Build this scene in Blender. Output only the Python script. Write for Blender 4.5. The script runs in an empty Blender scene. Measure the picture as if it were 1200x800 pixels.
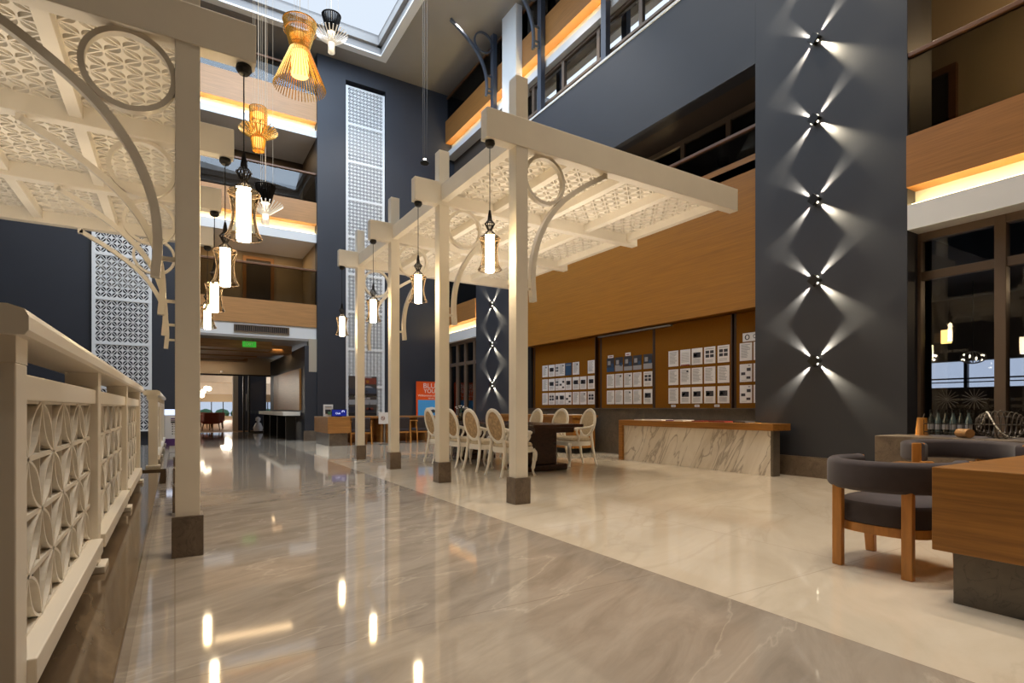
import bpy, math, random
from math import sin, cos, pi, radians as R
from mathutils import Vector, Matrix
random.seed(7)
S = bpy.context.scene
COL = S.collection

# ------------------------------------------------------------------ materials
def lin(c):
    def f(v):
        v /= 255.0
        return v / 12.92 if v <= .04045 else ((v + .055) / 1.055) ** 2.4
    return (f(c[0]), f(c[1]), f(c[2]), 1.0)

def mat(name, c, rough=.5, metal=0.0, spec=.5, emit=None, estr=0.0, noise=0.0, nscale=6.0, bump=0.0, sheen=0.0):
    m = bpy.data.materials.new(name)
    m.use_nodes = True
    nt = m.node_tree
    b = nt.nodes['Principled BSDF']
    b.inputs['Base Color'].default_value = lin(c)
    b.inputs['Roughness'].default_value = rough
    b.inputs['Metallic'].default_value = metal
    b.inputs['Specular IOR Level'].default_value = spec
    if sheen:
        b.inputs['Sheen Weight'].default_value = sheen
    if emit:
        b.inputs['Emission Color'].default_value = lin(emit)
        b.inputs['Emission Strength'].default_value = estr
    if noise or bump:
        tc = nt.nodes.new('ShaderNodeTexCoord')
        n = nt.nodes.new('ShaderNodeTexNoise')
        n.inputs['Scale'].default_value = nscale
        n.inputs['Detail'].default_value = 5
        nt.links.new(tc.outputs['Object'], n.inputs['Vector'])
        if noise:
            r = nt.nodes.new('ShaderNodeValToRGB')
            a = lin(c)
            r.color_ramp.elements[0].position = .3
            r.color_ramp.elements[1].position = .72
            r.color_ramp.elements[0].color = tuple(v * (1 - noise) for v in a[:3]) + (1,)
            r.color_ramp.elements[1].color = tuple(min(1, v * (1 + noise)) for v in a[:3]) + (1,)
            nt.links.new(n.outputs['Fac'], r.inputs['Fac'])
            nt.links.new(r.outputs['Color'], b.inputs['Base Color'])
        if bump:
            bp = nt.nodes.new('ShaderNodeBump')
            bp.inputs['Strength'].default_value = bump
            bp.inputs['Distance'].default_value = .01
            nt.links.new(n.outputs['Fac'], bp.inputs['Height'])
            nt.links.new(bp.outputs['Normal'], b.inputs['Normal'])
    return m

def wood(name, c, scale=(14, 1.0, 26), rough=.42, contrast=.28, seam=None):
    """fine straight grain; scale is small along the grain"""
    m = bpy.data.materials.new(name)
    m.use_nodes = True
    nt = m.node_tree
    b = nt.nodes['Principled BSDF']
    b.inputs['Roughness'].default_value = rough
    tc = nt.nodes.new('ShaderNodeTexCoord')
    mp = nt.nodes.new('ShaderNodeMapping')
    mp.inputs['Scale'].default_value = scale
    n = nt.nodes.new('ShaderNodeTexNoise')
    n.inputs['Scale'].default_value = 1.6
    n.inputs['Detail'].default_value = 6
    n.inputs['Roughness'].default_value = .62
    r = nt.nodes.new('ShaderNodeValToRGB')
    a = lin(c)
    r.color_ramp.elements[0].position = .32
    r.color_ramp.elements[1].position = .68
    r.color_ramp.elements[0].color = tuple(v * (1 - contrast) for v in a[:3]) + (1,)
    r.color_ramp.elements[1].color = tuple(min(1, v * (1 + contrast)) for v in a[:3]) + (1,)
    nt.links.new(tc.outputs['Object'], mp.inputs['Vector'])
    nt.links.new(mp.outputs['Vector'], n.inputs['Vector'])
    nt.links.new(n.outputs['Fac'], r.inputs['Fac'])
    nt.links.new(r.outputs['Color'], b.inputs['Base Color'])
    return m

def marble(name, c0, c1, cv, scale=1.0, rough=.06, vein=.5, tile=None, cj=(90, 80, 70), stretch=(1, 1, 1), rot=(0, 0, 0), bands=1.6, vw=.02, warp=1.6):
    """clouded stone with drifting veins and thin tile joints"""
    m = bpy.data.materials.new(name)
    m.use_nodes = True
    nt = m.node_tree
    N, L = nt.nodes.new, nt.links.new
    b = nt.nodes['Principled BSDF']
    b.inputs['Roughness'].default_value = rough
    tc = N('ShaderNodeTexCoord')
    mp = N('ShaderNodeMapping')
    mp.vector_type = 'TEXTURE'
    mp.inputs['Scale'].default_value = tuple(1 / v for v in stretch)
    mp.inputs['Rotation'].default_value = rot
    L(tc.outputs['Object'], mp.inputs['Vector'])
    n1 = N('ShaderNodeTexNoise')
    n1.inputs['Scale'].default_value = scale
    n1.inputs['Detail'].default_value = 9
    n1.inputs['Roughness'].default_value = .62
    n1.inputs['Distortion'].default_value = .8
    L(mp.outputs['Vector'], n1.inputs['Vector'])
    r1 = N('ShaderNodeValToRGB')
    r1.color_ramp.elements[0].position = .3
    r1.color_ramp.elements[1].position = .7
    r1.color_ramp.elements[0].color = lin(c0)
    r1.color_ramp.elements[1].color = lin(c1)
    L(n1.outputs['Fac'], r1.inputs['Fac'])
    n2 = N('ShaderNodeTexNoise')
    n2.inputs['Scale'].default_value = scale * bands
    n2.inputs['Detail'].default_value = 7
    n2.inputs['Distortion'].default_value = warp
    L(mp.outputs['Vector'], n2.inputs['Vector'])
    mth = N('ShaderNodeMath'); mth.operation = 'SUBTRACT'; mth.inputs[1].default_value = .5
    L(n2.outputs['Fac'], mth.inputs[0])
    ab = N('ShaderNodeMath'); ab.operation = 'ABSOLUTE'
    L(mth.outputs[0], ab.inputs[0])
    r2 = N('ShaderNodeValToRGB')
    r2.color_ramp.elements[0].position = 0.0
    r2.color_ramp.elements[1].position = vw
    r2.color_ramp.elements[0].color = (vein, vein, vein, 1)
    r2.color_ramp.elements[1].color = (0, 0, 0, 1)
    L(ab.outputs[0], r2.inputs['Fac'])
    mx = N('ShaderNodeMixRGB')
    mx.inputs[2].default_value = lin(cv)
    L(r2.outputs['Color'], mx.inputs[0])
    L(r1.outputs['Color'], mx.inputs[1])
    out = mx.outputs[0]
    if tile:
        br = N('ShaderNodeTexBrick')
        br.offset = 0.0
        br.inputs['Scale'].default_value = 1.0
        br.inputs['Mortar Size'].default_value = .004
        br.inputs['Brick Width'].default_value = tile[0]
        br.inputs['Row Height'].default_value = tile[1]
        br.inputs['Color1'].default_value = (0, 0, 0, 1)
        br.inputs['Color2'].default_value = (0, 0, 0, 1)
        br.inputs['Mortar'].default_value = (.55, .55, .55, 1)
        L(tc.outputs['Object'], br.inputs['Vector'])
        m2 = N('ShaderNodeMixRGB')
        m2.inputs[2].default_value = lin(cj)
        L(br.outputs['Color'], m2.inputs[0])
        L(out, m2.inputs[1])
        out = m2.outputs[0]
    L(out, b.inputs['Base Color'])
    return m

def glass(name, tint=(235, 240, 240), ior=1.45, rough=0.0):
    m = bpy.data.materials.new(name)
    m.use_nodes = True
    nt = m.node_tree
    for n in list(nt.nodes):
        nt.nodes.remove(n)
    o = nt.nodes.new('ShaderNodeOutputMaterial')
    t = nt.nodes.new('ShaderNodeBsdfTransparent')
    t.inputs[0].default_value = lin(tint)
    g = nt.nodes.new('ShaderNodeBsdfGlossy')
    g.inputs['Roughness'].default_value = rough
    f = nt.nodes.new('ShaderNodeFresnel')
    f.inputs[0].default_value = ior
    x = nt.nodes.new('ShaderNodeMixShader')
    nt.links.new(f.outputs[0], x.inputs[0])
    nt.links.new(t.outputs[0], x.inputs[1])
    nt.links.new(g.outputs[0], x.inputs[2])
    nt.links.new(x.outputs[0], o.inputs[0])
    return m

M = {}
M['cream'] = mat('cream_paint', (232, 224, 209), .42, noise=.04, nscale=2.5)
M['creamd'] = mat('cream_lacquer', (232, 223, 207), .35)
M['chairwhite'] = mat('white_chair_lacquer', (240, 235, 226), .35)
M['white'] = mat('white_paint', (226, 226, 224), .5)
M['screen'] = mat('screen_white', (236, 236, 234), .5)
M['blue'] = mat('slate_blue_paint', (47, 49, 56), .55, noise=.06, nscale=1.2)
M['ceil'] = mat('grey_plaster', (142, 138, 134), .7, noise=.05, nscale=.6)
M['soffit'] = mat('soffit_plaster', (150, 142, 134), .7)
M['beige'] = mat('beige_wall', (176, 158, 130), .65)
M['brown'] = mat('dark_brown_wall', (70, 60, 52), .6)
M['woodwall'] = wood('oak_cladding', (154, 101, 26), (9, .8, 44), contrast=.2)
M['woodpan'] = wood('oak_panel', (158, 108, 54), (1.2, 1.0, 40), contrast=.18)
M['woodback'] = wood('oak_panel_back', (178, 130, 80), (1.0, 9, 40), contrast=.18)
M['board'] = mat('notice_board_felt', (120, 76, 8), .8, spec=.15, noise=.06, nscale=30)
M['boardedge'] = mat('board_edge', (52, 32, 18), .5)
M['desk'] = wood('desk_oak', (148, 99, 40), (9, 1.1, 28), .38)
M['deskx'] = wood('desk_oak_cross', (166, 114, 58), (1.1, 9, 28), .38)
M['legwood'] = wood('chair_oak', (184, 124, 58), (14, 14, 2), .35, .2)
M['darkwood'] = wood('mahogany', (58, 32, 20), (9, 1.2, 20), .25)
M['rafter'] = wood('ceiling_oak', (150, 108, 62), (1.2, 14, 14))
M['stone'] = marble('brown_stone', (92, 80, 68), (128, 112, 96), (60, 50, 42), 5, .3, .5)
M['stonedark'] = marble('grey_stone', (84, 77, 68), (108, 98, 86), (60, 54, 48), 4, .3, .5)
M['plinth'] = marble('plinth_marble', (76, 62, 47), (106, 88, 68), (150, 128, 100), 1.3, .1, .35, stretch=(1.8, .5, 1), warp=.6, bands=.7)
M['floorc'] = marble('corridor_marble', (140, 128, 114), (172, 160, 145), (198, 186, 168), 2.2, .055, .4, (2.53, 2.4), (132, 118, 102), (.6, 2.2, 1), (0, 0, R(24)), .28, .006, .5)
M['floorl'] = marble('lounge_marble', (196, 182, 160), (214, 201, 181), (178, 162, 140), 1.3, .05, .25, (1.9, 1.9), (172, 158, 138), (.6, 1.5, 1), (0, 0, R(24)), .6, .02, .8)
M['bigmarble'] = marble('white_veined_marble', (208, 198, 184), (242, 236, 227), (128, 114, 102), 1.5, .18, .6, stretch=(1, .3, 1.9), rot=(R(118), 0, 0), bands=1.7, vw=.03, warp=.9)
M['metal'] = mat('brushed_steel', (170, 170, 168), .3, 1.0)
M['black'] = mat('black_metal', (22, 21, 20), .4, .3)
M['dframe'] = mat('bronze_frame', (112, 94, 78), .45, .2)
M['steelblue'] = mat('blue_steel', (70, 78, 92), .45, .2)
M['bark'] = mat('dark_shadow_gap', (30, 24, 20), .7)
M['tube'] = mat('lantern_tube', (255, 246, 226), .4, emit=(255, 230, 190), estr=48.0)
M['cage'] = mat('wire_mesh_metal', (44, 40, 36), .35, .8)
M['led'] = mat('cove_led', (255, 210, 130), .5, emit=(255, 224, 156), estr=26.0)
M['exit'] = mat('exit_green', (60, 190, 60), .4, emit=(70, 210, 70), estr=.35)
M['gold'] = mat('gold_rod', (240, 188, 100), .25, .85, emit=(255, 190, 90), estr=.12)  # faint emission puts a lamp-lit glow into the rods themselves
M['goldglow'] = mat('gold_lamp_core', (255, 214, 130), .4, emit=(255, 206, 112), estr=2.4)
M['coolglow'] = mat('clear_lamp_core', (255, 250, 235), .4, emit=(255, 238, 205), estr=3.0)
M['clear'] = mat('clear_rod', (205, 200, 190), .12, .6, emit=(255, 240, 215), estr=.4)  # slight emission brightens rods and cables in place of caught lamp light
M['velvet'] = mat('grey_velvet', (64, 55, 56), .9, sheen=.15, noise=.14, nscale=9)
M['fabric'] = mat('linen_fabric', (198, 182, 156), .85, noise=.12, nscale=30)
M['damask'] = mat('damask_fabric', (176, 150, 116), .8, noise=.35, nscale=26)
M['paper'] = mat('white_paper', (228, 224, 220), .35)
M['print'] = mat('print_dark', (52, 50, 56), .4)
M['printg'] = mat('print_grey', (150, 148, 148), .5)
M['printb'] = mat('print_blue', (44, 74, 104), .4)
M['printr'] = mat('print_red', (132, 34, 34), .5)
M['printp'] = mat('print_purple', (84, 44, 104), .5)
M['orange'] = mat('banner_orange', (226, 84, 22), .45)
M['sky'] = mat('banner_blue', (70, 150, 214), .45)
M['navy'] = mat('screen_navy', (24, 32, 96), .25, emit=(30, 44, 150), estr=.5)
M['screenw'] = mat('screen_white_glow', (220, 230, 255), .3, emit=(210, 225, 255), estr=.9)
M['dot'] = mat('warm_led_dot', (255, 250, 235), .4, emit=(255, 240, 210), estr=14.0)
M['glass'] = glass('clear_glass', (238, 240, 244))
M['gdark'] = glass('smoked_glass', (190, 190, 186), 1.5)
M['gmirror'] = glass('reflective_glass', (150, 160, 168), 5.0)
M['gamber'] = glass('lantern_glass', (236, 226, 204), 1.28)
M['bottle'] = mat('bottle_glass', (76, 90, 90), .1, spec=.8)
M['bottled'] = mat('dark_bottle_glass', (40, 44, 40), .1, spec=.8)
M['frost'] = mat('frosted_glass', (96, 90, 82), .6)
M['railwood'] = wood('rail_wood', (112, 74, 44), (2, 2, 20))
M['wire'] = mat('basket_wire', (92, 84, 76), .35, .6)
M['red'] = mat('red_leather', (120, 52, 34), .6)
M['green'] = mat('foliage_green', (84, 130, 92), .7)
M['pale'] = mat('pale_pilaster', (178, 166, 146), .6)

# ------------------------------------------------------------------ mesh helpers
class MB:
    def __init__(s):
        s.v, s.f, s.mi, s.mats, s.cur = [], [], [], [], 0
    def use(s, m):
        if m not in s.mats:
            s.mats.append(m)
        s.cur = s.mats.index(m)
        return s
    def face(s, idx):
        s.f.append(tuple(idx)); s.mi.append(s.cur)
    def box(s, x0, y0, z0, x1, y1, z1):
        x0, x1 = min(x0, x1), max(x0, x1); y0, y1 = min(y0, y1), max(y0, y1); z0, z1 = min(z0, z1), max(z0, z1)
        b = len(s.v)
        s.v += [(x0, y0, z0), (x1, y0, z0), (x1, y1, z0), (x0, y1, z0), (x0, y0, z1), (x1, y0, z1), (x1, y1, z1), (x0, y1, z1)]
        for q in ((0, 3, 2, 1), (4, 5, 6, 7), (0, 1, 5, 4), (1, 2, 6, 5), (2, 3, 7, 6), (3, 0, 4, 7)):
            s.face([b + i for i in q])
        return s
    def quad(s, a, b, c, d):
        n = len(s.v); s.v += [a, b, c, d]; s.face((n, n + 1, n + 2, n + 3)); return s
    def ring_faces(s, rings, closed=False, cap=True):
        """rings: list of equal-length vertex loops"""
        k = len(rings[0]); b = len(s.v)
        for r in rings:
            s.v += [tuple(p) for p in r]
        m = len(rings)
        for i in range(m if closed else m - 1):
            a0 = b + i * k; a1 = b + ((i + 1) % m) * k
            for j in range(k):
                s.face((a0 + j, a0 + (j + 1) % k, a1 + (j + 1) % k, a1 + j))
        if cap and not closed:
            s.face([b + j for j in reversed(range(k))])
            s.face([b + (m - 1) * k + j for j in range(k)])
        return s
    def tube(s, pts, r, n=8, closed=False, cap=True):
        pts = [Vector(p) for p in pts]
        m = len(pts)
        rr = r if isinstance(r, (list, tuple)) else [r] * m
        rings, up = [], None
        for i, p in enumerate(pts):
            if closed:
                t = pts[(i + 1) % m] - pts[i - 1]
            else:
                t = pts[min(i + 1, m - 1)] - pts[max(i - 1, 0)]
            t = t.normalized() if t.length > 1e-9 else Vector((0, 0, 1))
            if up is None:
                up = Vector((0, 0, 1)) if abs(t.z) < .9 else Vector((1, 0, 0))
            a = up - t * up.dot(t)
            a = a.normalized() if a.length > 1e-6 else t.orthogonal().normalized()
            c = t.cross(a)
            up = a
            rings.append([p + a * (rr[i] * cos(2 * pi * j / n)) + c * (rr[i] * sin(2 * pi * j / n)) for j in range(n)])
        return s.ring_faces(rings, closed, cap)
    def sweep(s, pts, sec, side, closed=False):
        """sweep section sec [(a, b)] along planar pts: a in the plane (normal of the path), b along the constant vector side"""
        pts = [Vector(p) for p in pts]; side = Vector(side).normalized(); m = len(pts); rings = []
        for i, p in enumerate(pts):
            t = (pts[(i + 1) % m] - pts[i - 1]) if closed else (pts[min(i + 1, m - 1)] - pts[max(i - 1, 0)])
            t.normalize()
            n = t.cross(side).normalized()
            rings.append([p + n * a + side * b for a, b in sec])
        return s.ring_faces(rings, closed, True)
    def lathe(s, prof, n=24, c=(0, 0, 0), cap=True):
        rings = [[(c[0] + r * cos(2 * pi * j / n), c[1] + r * sin(2 * pi * j / n), c[2] + z) for j in range(n)] for r, z in prof]
        return s.ring_faces(rings, False, cap)
    def prism(s, poly, f0, f1):
        """poly of 2D points; f0/f1 map (a,b) to a 3D point"""
        return s.ring_faces([[f0(p) for p in poly], [f1(p) for p in poly]])
    def build(s, name, m=None, parent=None, smooth=False, bevel=0.0, local=False, seg=2, solid=0.0):
        me = bpy.data.meshes.new(name)
        off = Vector((0, 0, 0))
        if parent is not None and not local:
            off = world_loc(parent)
        me.from_pydata([tuple(Vector(p) - off) for p in s.v], [], s.f)
        if s.mats:
            for q in s.mats:
                me.materials.append(M[q])
            me.polygons.foreach_set('material_index', s.mi)
        elif m:
            me.materials.append(M[m])
        import bmesh
        bm = bmesh.new(); bm.from_mesh(me)
        bmesh.ops.recalc_face_normals(bm, faces=bm.faces)
        bm.to_mesh(me); bm.free()
        if smooth:
            me.polygons.foreach_set('use_smooth', [True] * len(me.polygons))
        o = bpy.data.objects.new(name, me); COL.objects.link(o)
        if parent is not None:
            o.parent = parent
        if bevel:
            d = o.modifiers.new('edge', 'BEVEL'); d.width = bevel; d.segments = seg; d.limit_method = 'ANGLE'; d.angle_limit = R(40)
        if solid:
            d = o.modifiers.new('thick', 'SOLIDIFY'); d.thickness = solid; d.offset = 0
        if smooth:
            d = o.modifiers.new('es', 'EDGE_SPLIT'); d.split_angle = R(40)
        return o

def world_loc(o):
    l = Vector((0, 0, 0))
    while o is not None:
        l += o.location; o = o.parent
    return l

def tag(o, label, cat=None, group=None, kind=None):
    o['label'] = label
    if cat: o['category'] = cat
    if group: o['group'] = group
    if kind: o['kind'] = kind
    return o

def thing(name, label, cat, loc=(0, 0, 0), rz=0.0, group=None):
    o = bpy.data.objects.new(name, None); COL.objects.link(o)
    o.location = loc; o.rotation_euler = (0, 0, rz); o.empty_display_size = .1
    return tag(o, label, cat, group)

def struct(name, mb, m, label, bevel=0.0):
    o = mb.build(name, m, bevel=bevel)
    o['kind'] = 'structure'; o['label'] = label; o['category'] = name.split('_')[0]
    return o

def dup(root, loc, rz, label, group=None):
    r = root.copy(); COL.objects.link(r); r.location = loc; r.rotation_euler = (0, 0, rz); r['label'] = label
    if group: r['group'] = group
    for ch in list(root.children):
        c = ch.copy(); COL.objects.link(c); c.parent = r
        for g in list(ch.children):
            d = g.copy(); COL.objects.link(d); d.parent = c
    return r

def box(*a):
    return MB().box(*a)

def text_mesh(mb, body, size, loc, rot, extrude=.002, align='CENTER', sx=1.0):
    """append lettering to a mesh builder (current material)"""
    cu = bpy.data.curves.new('t', 'FONT'); cu.body = body; cu.size = size; cu.extrude = extrude
    cu.align_x = align; cu.align_y = 'CENTER'; cu.resolution_u = 3
    ob = bpy.data.objects.new('t', cu); COL.objects.link(ob)
    dg = bpy.context.evaluated_depsgraph_get()
    me = bpy.data.meshes.new_from_object(ob.evaluated_get(dg))
    mtx = Matrix.Translation(loc) @ Matrix.Rotation(rot[2], 4, 'Z') @ Matrix.Rotation(rot[0], 4, 'X') @ Matrix.Diagonal((sx, 1, 1, 1))
    b = len(mb.v)
    mb.v += [tuple(mtx @ v.co) for v in me.vertices]
    for p in me.polygons:
        mb.face([b + i for i in p.vertices])
    bpy.data.objects.remove(ob); bpy.data.meshes.remove(me); bpy.data.curves.remove(cu)
    return mb

def catmull(P, n=8):
    P = [Vector(p) for p in P]; out = []
    Q = [P[0] * 2 - P[1]] + P + [P[-1] * 2 - P[-2]]
    for i in range(1, len(Q) - 2):
        for k in range(n):
            t = k / n
            a, b, c, d = Q[i - 1], Q[i], Q[i + 1], Q[i + 2]
            out.append(.5 * ((2 * b) + (c - a) * t + (2 * a - 5 * b + 4 * c - d) * t * t + (3 * b - a - 3 * c + d) * t ** 3))
    out.append(P[-1])
    return out

# ------------------------------------------------------------------ lattice plates (leaf-shaped holes round four-pointed stars)
def star_cells(A, B, half, f, mb, e=.05, bulge=.22):
    """fill the rectangle A x B (2D, metres) with diagonal cells; f maps (a,b) to 3D; half = half the node pitch"""
    ha, hb = half if isinstance(half, tuple) else (half, half)
    na = max(1, round(A / (2 * ha))); nb = max(1, round(B / (2 * hb)))
    ha, hb = A / (2 * na), B / (2 * nb)
    arcs = 6
    def cell(ca, cb, keep):
        # unit square corners rotated: local (u,v) in [0,1]^2 -> diamond
        def mp(u, v):
            return (ca + (u - v) * ha, cb + (u + v - 1) * hb)
        corners = [(0, 0), (1, 0), (1, 1), (0, 1)]
        def edge_pt(k, t, w):
            (x0, y0), (x1, y1) = corners[k], corners[(k + 1) % 4]
            dx, dy = x1 - x0, y1 - y0
            return (x0 + dx * t - dy * w, y0 + dy * t + dx * w)
        quads, stars = [], []
        pts = []
        for k in range(4):
            quads.append([edge_pt(k, 0, 0), edge_pt(k, 1, 0), edge_pt(k, 1 - e, e), edge_pt(k, e, e)])
            pts.append(edge_pt(k, e, e))
            for i in range(arcs + 1):
                t = .11 + .78 * i / arcs
                pts.append(edge_pt(k, t, e + .012 + bulge * sin(pi * i / arcs) ** .8))
        polys = quads + [[(.5, .5), pts[i], pts[(i + 1) % len(pts)]] for i in range(len(pts))]
        for q in polys:
            P = [mp(*p) for p in q]
            mid = (sum(p[0] for p in P) / len(P), sum(p[1] for p in P) / len(P))
            if mid[0] < 0 or mid[0] > A or mid[1] < 0 or mid[1] > B:
                continue
            P = [(min(max(p[0], 0), A), min(max(p[1], 0), B)) for p in P]
            n = len(mb.v); mb.v += [f(p) for p in P]; mb.face(range(n, n + len(P)))
    for j in range(2 * nb + 1):
        for i in range(na + 1):
            ca = 2 * ha * i + (ha if j % 2 else 0)
            if ca > A + 1e-6:
                continue
            cell(ca, hb * j, None)

# ------------------------------------------------------------------ camera, world
T = math.atan(395 / 640.0)
cam = bpy.data.cameras.new('camera'); co = bpy.data.objects.new('camera', cam); COL.objects.link(co)
co.location = (0, 0, 1.02); co.rotation_euler = (R(90), 0, -T)
cam.sensor_width = 36; cam.lens = 640 / 1200 * 36; cam.shift_y = 78 / 1200; cam.clip_start = .05; cam.clip_end = 200
S.camera = co
w = bpy.data.worlds.new('sky'); S.world = w; w.use_nodes = True
bg = w.node_tree.nodes['Background']
bg.inputs[0].default_value = (.77, .87, 1.0, 1); bg.inputs[1].default_value = .86
S.view_settings.view_transform = 'Standard'; S.view_settings.look = 'None'
S.view_settings.gamma = 1; S.view_settings.exposure = 0.2; S.view_settings.use_curve_mapping = False
cy = S.cycles
cy.use_denoising = True
cy.max_bounces = 8; cy.diffuse_bounces = 4; cy.glossy_bounces = 4; cy.transmission_bounces = 6; cy.transparent_max_bounces = 16
cy.caustics_reflective = False; cy.caustics_refractive = False; cy.sample_clamp_indirect = 3.0; cy.use_light_tree = True

def light(kind, loc, power, color, size=.1, rot=None, spot=None, blend=.5, name='lamp', sy=None):
    l = bpy.data.lights.new(name, kind); l.energy = power; l.color = color
    if kind == 'AREA':
        l.size = size
        if sy: l.shape = 'RECTANGLE'; l.size_y = sy
    else:
        l.shadow_soft_size = size
    if kind == 'SPOT':
        l.spot_size = spot; l.spot_blend = blend
    o = bpy.data.objects.new(name, l); COL.objects.link(o); o.location = loc
    if rot is not None:
        o.rotation_euler = rot
    return o

def aim(d):
    return Vector(d).to_track_quat('-Z', 'Y').to_euler()

WARM = (1.0, .86, .69); WARMER = (1.0, .68, .36); NEUT = (1.0, .9, .76)

# ------------------------------------------------------------------ the shell
YB = 17.7; ZC = 12.1; XR = 8.0
struct('floor_corridor', box(-9, -7, -.1, 2.53, 26, 0), 'floorc', 'polished grey beige marble corridor floor')
struct('floor_left', box(-9, -7, 0, -1.6, YB, .2), 'stonedark', 'dark stone floor behind the railings')
struct('floor_lounge', box(2.53, -7, -.1, 15, YB + .2, 0), 'floorl', 'lighter cream marble floor under the dining table')
struct('floor_entry', box(2.53, YB + .2, -.1, 4.2, 26, 0), 'floorc', 'marble floor strip beside the far corridor counter')
struct('floor_restaurant', box(-9, 26, -.1, 14, 66, 0), 'rafter', 'wooden floor of the room beyond the glass doors')
# ceiling with the skylight opening
sx0, sx1, sy0, sy1 = -2.6, 5.5, 5.5, 16.75
m = MB()
m.box(-9, -7, ZC, 15, sy0, ZC + .2).box(-9, sy1, ZC, 15, 20.2, ZC + .2).box(-9, sy0, ZC, sx0, sy1, ZC + .2).box(sx1, sy0, ZC, 15, sy1, ZC + .2)
struct('ceiling', m, 'ceil', 'grey plaster ceiling around the skylight')
m = MB(); b = .24
m.box(sx0 - b, sy0 - b, ZC - .05, sx1 + b, sy0, ZC).box(sx0 - b, sy1, ZC - .05, sx1 + b, sy1 + b, ZC).box(sx0 - b, sy0, ZC - .05, sx0, sy1, ZC).box(sx1, sy0, ZC - .05, sx1 + b, sy1, ZC)
struct('trim_1', m, 'white', 'white border strip round the skylight')
m = MB(); t = .12
m.box(sx0, sy0, ZC + .2, sx1, sy0 + t, ZC + .5).box(sx0, sy1 - t, ZC + .2, sx1, sy1, ZC + .5).box(sx0, sy0, ZC + .2, sx0 + t, sy1, ZC + .5).box(sx1 - t, sy0, ZC + .2, sx1, sy1, ZC + .5)
struct('trim_2', m, 'ceil', 'grey upstand of the skylight shaft')
struct('wall_outer_right', box(14.8, -7, 3.4, 15, 20.2, ZC), 'brown', 'outer wall beyond the right galleries')
struct('wall_outer_back', box(.3, 20.25, 3.17, 15, 20.4, ZC + .2), 'brown', 'outer wall behind the back galleries')
struct('wall_outer_side', box(8.6, YB, 0, 15, YB + .2, ZC), 'brown', 'end wall of the right galleries')
struct('wall_left', box(-9.2, -7, 0, -9, 66, ZC + .2), 'blue', 'slate blue wall far to the left')
struct('wall_behind', box(-9, -7.2, 0, 15, -7, ZC + .2), 'beige', 'beige wall behind the viewer')
m = MB()
m.box(-9, YB, 0, .42, YB + .3, ZC)
struct('wall_back_left', m, 'blue', 'slate blue back wall carrying the left lattice screen')
# right tower with a niche for the lattice
m = MB()
nx0, nx1, nzt = 4.66, 5.98, 11.55
m.box(3.78, YB - .0, 0, nx0, YB + .3, ZC).box(nx1, YB, 0, 8.6, YB + .3, ZC).box(nx0, YB, nzt, nx1, YB + .3, ZC).box(nx0, YB + .26, 0, nx1, YB + .3, nzt)
struct('wall_back_right', m, 'blue', 'slate blue tower wall with a tall lattice niche')

UP = 0.18
def G(side, off=0.0):
    """mapping (a along, d depth away from the hall, z) for the two gallery fronts"""
    if side == 'R':
        return lambda a0, a1, d0, d1, z0, z1: (XR + off + d0, a0, z0, XR + off + d1, a1, z1)
    return lambda a0, a1, d0, d1, z0, z1: (a0, YB + .12 + d0, z0, a1, YB + .12 + d1, z1)

def gallery(side, a0, a1, zf0, zf1, zw0, zw1, zr, tagname, wmat, cove=True, off=0.0):
    g = G(side, off)
    q = MB().box(*g(a0, a1, 0, 2.6, zf0, zf1))
    struct('trim_fascia_' + tagname, q, 'white', 'white fascia band of the %s gallery' % tagname.replace('_', ' '))
    if cove:
        q = MB().box(*g(a0, a1, .22, .3, zf1, zw0 + .02))
        struct('wall_cove_' + tagname, q, 'white', 'glowing recess below the %s gallery panel' % tagname.replace('_', ' '))
        q = MB().box(*g(a0 + .02, a1 - .02, .07, .1, zf1, zf1 + .025))
        tag(q.build('cove_light', 'led'), 'warm light strip hidden in the %s gallery recess' % tagname.replace('_', ' '), 'light', 'gallery cove lights')
    q = MB().box(*g(a0, a1, -.03, .3, zw0, zw1))
    struct('wall_parapet_' + tagname, q, wmat, 'oak clad parapet of the %s gallery' % tagname.replace('_', ' '))
    p0 = g(a0, a1, .06, .06, zw1, zr)
    root = thing('glass_balustrade', 'glass balustrade with a wooden handrail on the %s gallery' % tagname.replace('_', ' '), 'balustrade', (p0[0], p0[1], zw1))
    MB().box(*g(a0, a1, .05, .062, zw1, zr)).build('glass_pane', 'gdark', root)
    MB().box(*g(a0, a1, .01, .1, zr, zr + .06)).build('handrail', 'railwood', root, bevel=.01)

# --- back-left galleries, three storeys
gallery('B', .42, 3.78, 3.17, 3.54, 3.54, 4.25, 5.3, 'lower_back', 'woodback', cove=False)
gallery('B', .42, 3.78, 6.2, 6.48, 6.78, 7.45, 8.33, 'middle_back', 'woodback')
gallery('B', .42, 3.78, 9.5, 9.72, 9.98, 10.8, 11.55, 'upper_back', 'woodback')
for nm, z0, z1, mt in (('lower', 4.25, 6.2, 'beige'), ('middle', 7.45, 9.5, 'brown'), ('upper', 10.8, 12.1, 'brown')):
    struct('wall_gallery_%s_back' % nm, box(.42, YB + 2.3, z0 - .71, 3.78, YB + 2.5, z1), mt, 'rear wall of the %s back gallery' % nm)
    struct('wall_gallery_%s_left' % nm, box(.3, YB + .12, z0, .42, YB + 2.5, z1), mt, 'left side wall of the %s back gallery' % nm)
    struct('wall_gallery_%s_right' % nm, box(3.78, YB + .3, z0, 3.9, YB + 2.5, z1), mt, 'right side wall of the %s back gallery' % nm)
dr = thing('gallery_door', 'dark timber door frame on the lower back gallery', 'door', (2.3, YB + 2.2, 3.54))
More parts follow.
